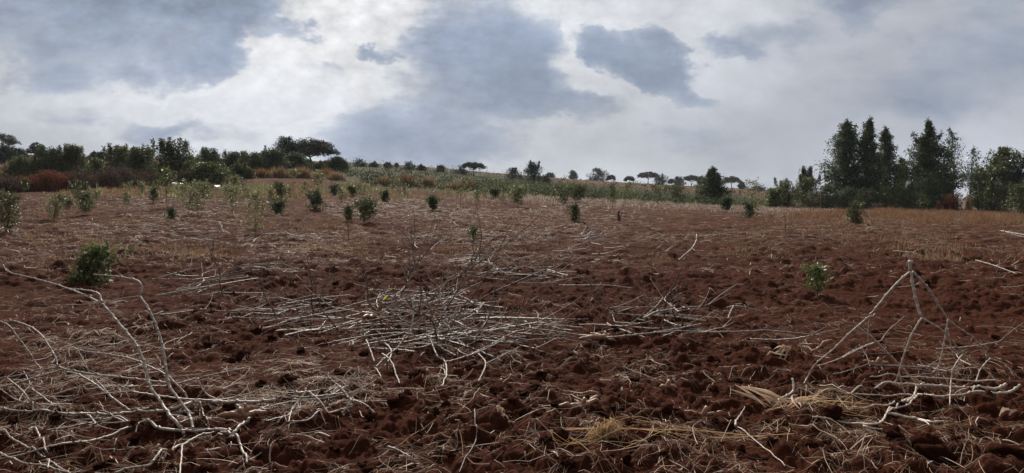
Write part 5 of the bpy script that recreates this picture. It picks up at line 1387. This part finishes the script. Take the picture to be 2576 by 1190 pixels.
straw_set(2, .02, 1.25, .0032, 5, -.08, .01, 'long_stems', M['straw_gold'], off=(.45, .03), ysp=.04)

# dry maize husks
bx, by = C3(560, 930); d = spot(bx, by); p = at(bx, d)
root = empty('maize_husks', p); tag(root, 'bundle of dry yellow maize husks lying left of the thick stalks', 'maize husks')
g = np.random.default_rng(12)
for k in range(20):
    big_ = k < 8
    a = g.normal(.05, .6) + (math.pi if k % 2 else 0); L = g.uniform(.2, .4) if not big_ else g.uniform(.28, .36)
    c = np.array([g.normal(0, .17), g.normal(0, .05)]) if not big_ else np.array([-.30 + g.normal(0, .06), g.normal(0.02, .05)])
    if big_: a = -.75 + g.normal(0, .35)
    tt = np.linspace(0, 1, 8); px = c[0] + np.cos(a + tt * g.normal(0, .4)) * L * (tt - .4); py = c[1] + np.sin(a + tt * g.normal(0, .3)) * L * (tt - .4)
    z = ground_z(p.x + px, p.y + py) - p.z; z = np.maximum(z, z.max() * .5) + .01 + .05 * g.random() * np.sin(np.pi * tt * .9) + (.10 * (1 - tt) if big_ else 0)
    w0 = .012 if big_ else g.uniform(.005, .011)
    P_ = np.stack([px, py, z], -1); nn = np.array([-math.sin(a), math.cos(a), g.uniform(-.6, .6)]); ww = (w0 * np.sin(np.pi * (tt * .88 + .1)))[:, None]
    V = np.stack([P_ - nn * ww, P_ + np.array([0, 0, .35]) * ww, P_ + nn * ww], 1).reshape(-1, 3)
    F = np.array([(3 * i + j, 3 * i + j + 1, 3 * i + j + 4, 3 * i + j + 3) for i in range(7) for j in (0, 1)])
    link('husk', mesh_np('husk', V, F), M['husk'], root, smooth=True)
straw_set(26, .15, .36, .0014, 13, .0, .03, 'straw', M['straw_gold'], off=(.25, -.02), ysp=.35)
# small husk scrap further left
for conv, pos, lab, n in ((C3, (480, 700), 'small scrap of yellow husk on clods left of the upended stalk', 7), (C3, (1450, 950), 'curled tan husk scrap at the right edge of the near soil', 3), (C2, (770, 985), 'curled brown leaf scrap on the bare near soil', 4)):
    bx, by = conv(*pos); d = spot(bx, by); p = at(bx, d)
    V_, F_ = [], []
    for k in range(n):
        a = g.normal(0, .6); L = g.uniform(.1, .26) if n > 4 else .08; tt = np.linspace(0, 1, 6)
        px = g.normal(0, .05) + np.cos(a) * L * (tt - .5); py = g.normal(0, .02) + np.sin(a) * L * (tt - .5)
        z = ground_z(p.x + px, p.y + py) - p.z + .012 + .03 * np.sin(np.pi * tt)
        nn = np.array([-math.sin(a), math.cos(a), .5]); ww = (.012 * np.sin(np.pi * (tt * .9 + .08)))[:, None]; P_ = np.stack([px, py, z], -1)
        b0 = len(V_) * 0 + sum(len(q) for q in V_); V = np.stack([P_ - nn * ww, P_ + nn * ww], 1).reshape(-1, 3); V_.append(V)
        F_ += [(b0 + 2 * i, b0 + 2 * i + 1, b0 + 2 * i + 3, b0 + 2 * i + 2) for i in range(5)]
    tag(link('husk_scrap', mesh_np('husk_scrap', np.concatenate(V_), np.array(F_)), M['husk'], loc=p), lab, 'husk')
# one bright leaf
p = ray(*C2(262, 425), 8.7); me = mesh_np('leaf', np.array([(0, 0, .0), (.018, .0, .03), (.062, .0, .058), (.03, -.005, .012), (.03, 0, .034)]) * 1.15 - np.array([.03, 0, .03]), np.array([(0, 4, 1), (1, 4, 2), (2, 4, 3), (3, 4, 0)]))
lm, nt_, _, _ = new_mat('yellow-green leaf'); finish(nt_, (.42, .50, .02), .4, .4, trans=.5)
tag(link('single_leaf', me, lm, loc=p), 'single bright yellow-green leaf at the back of the big central heap', 'leaf')
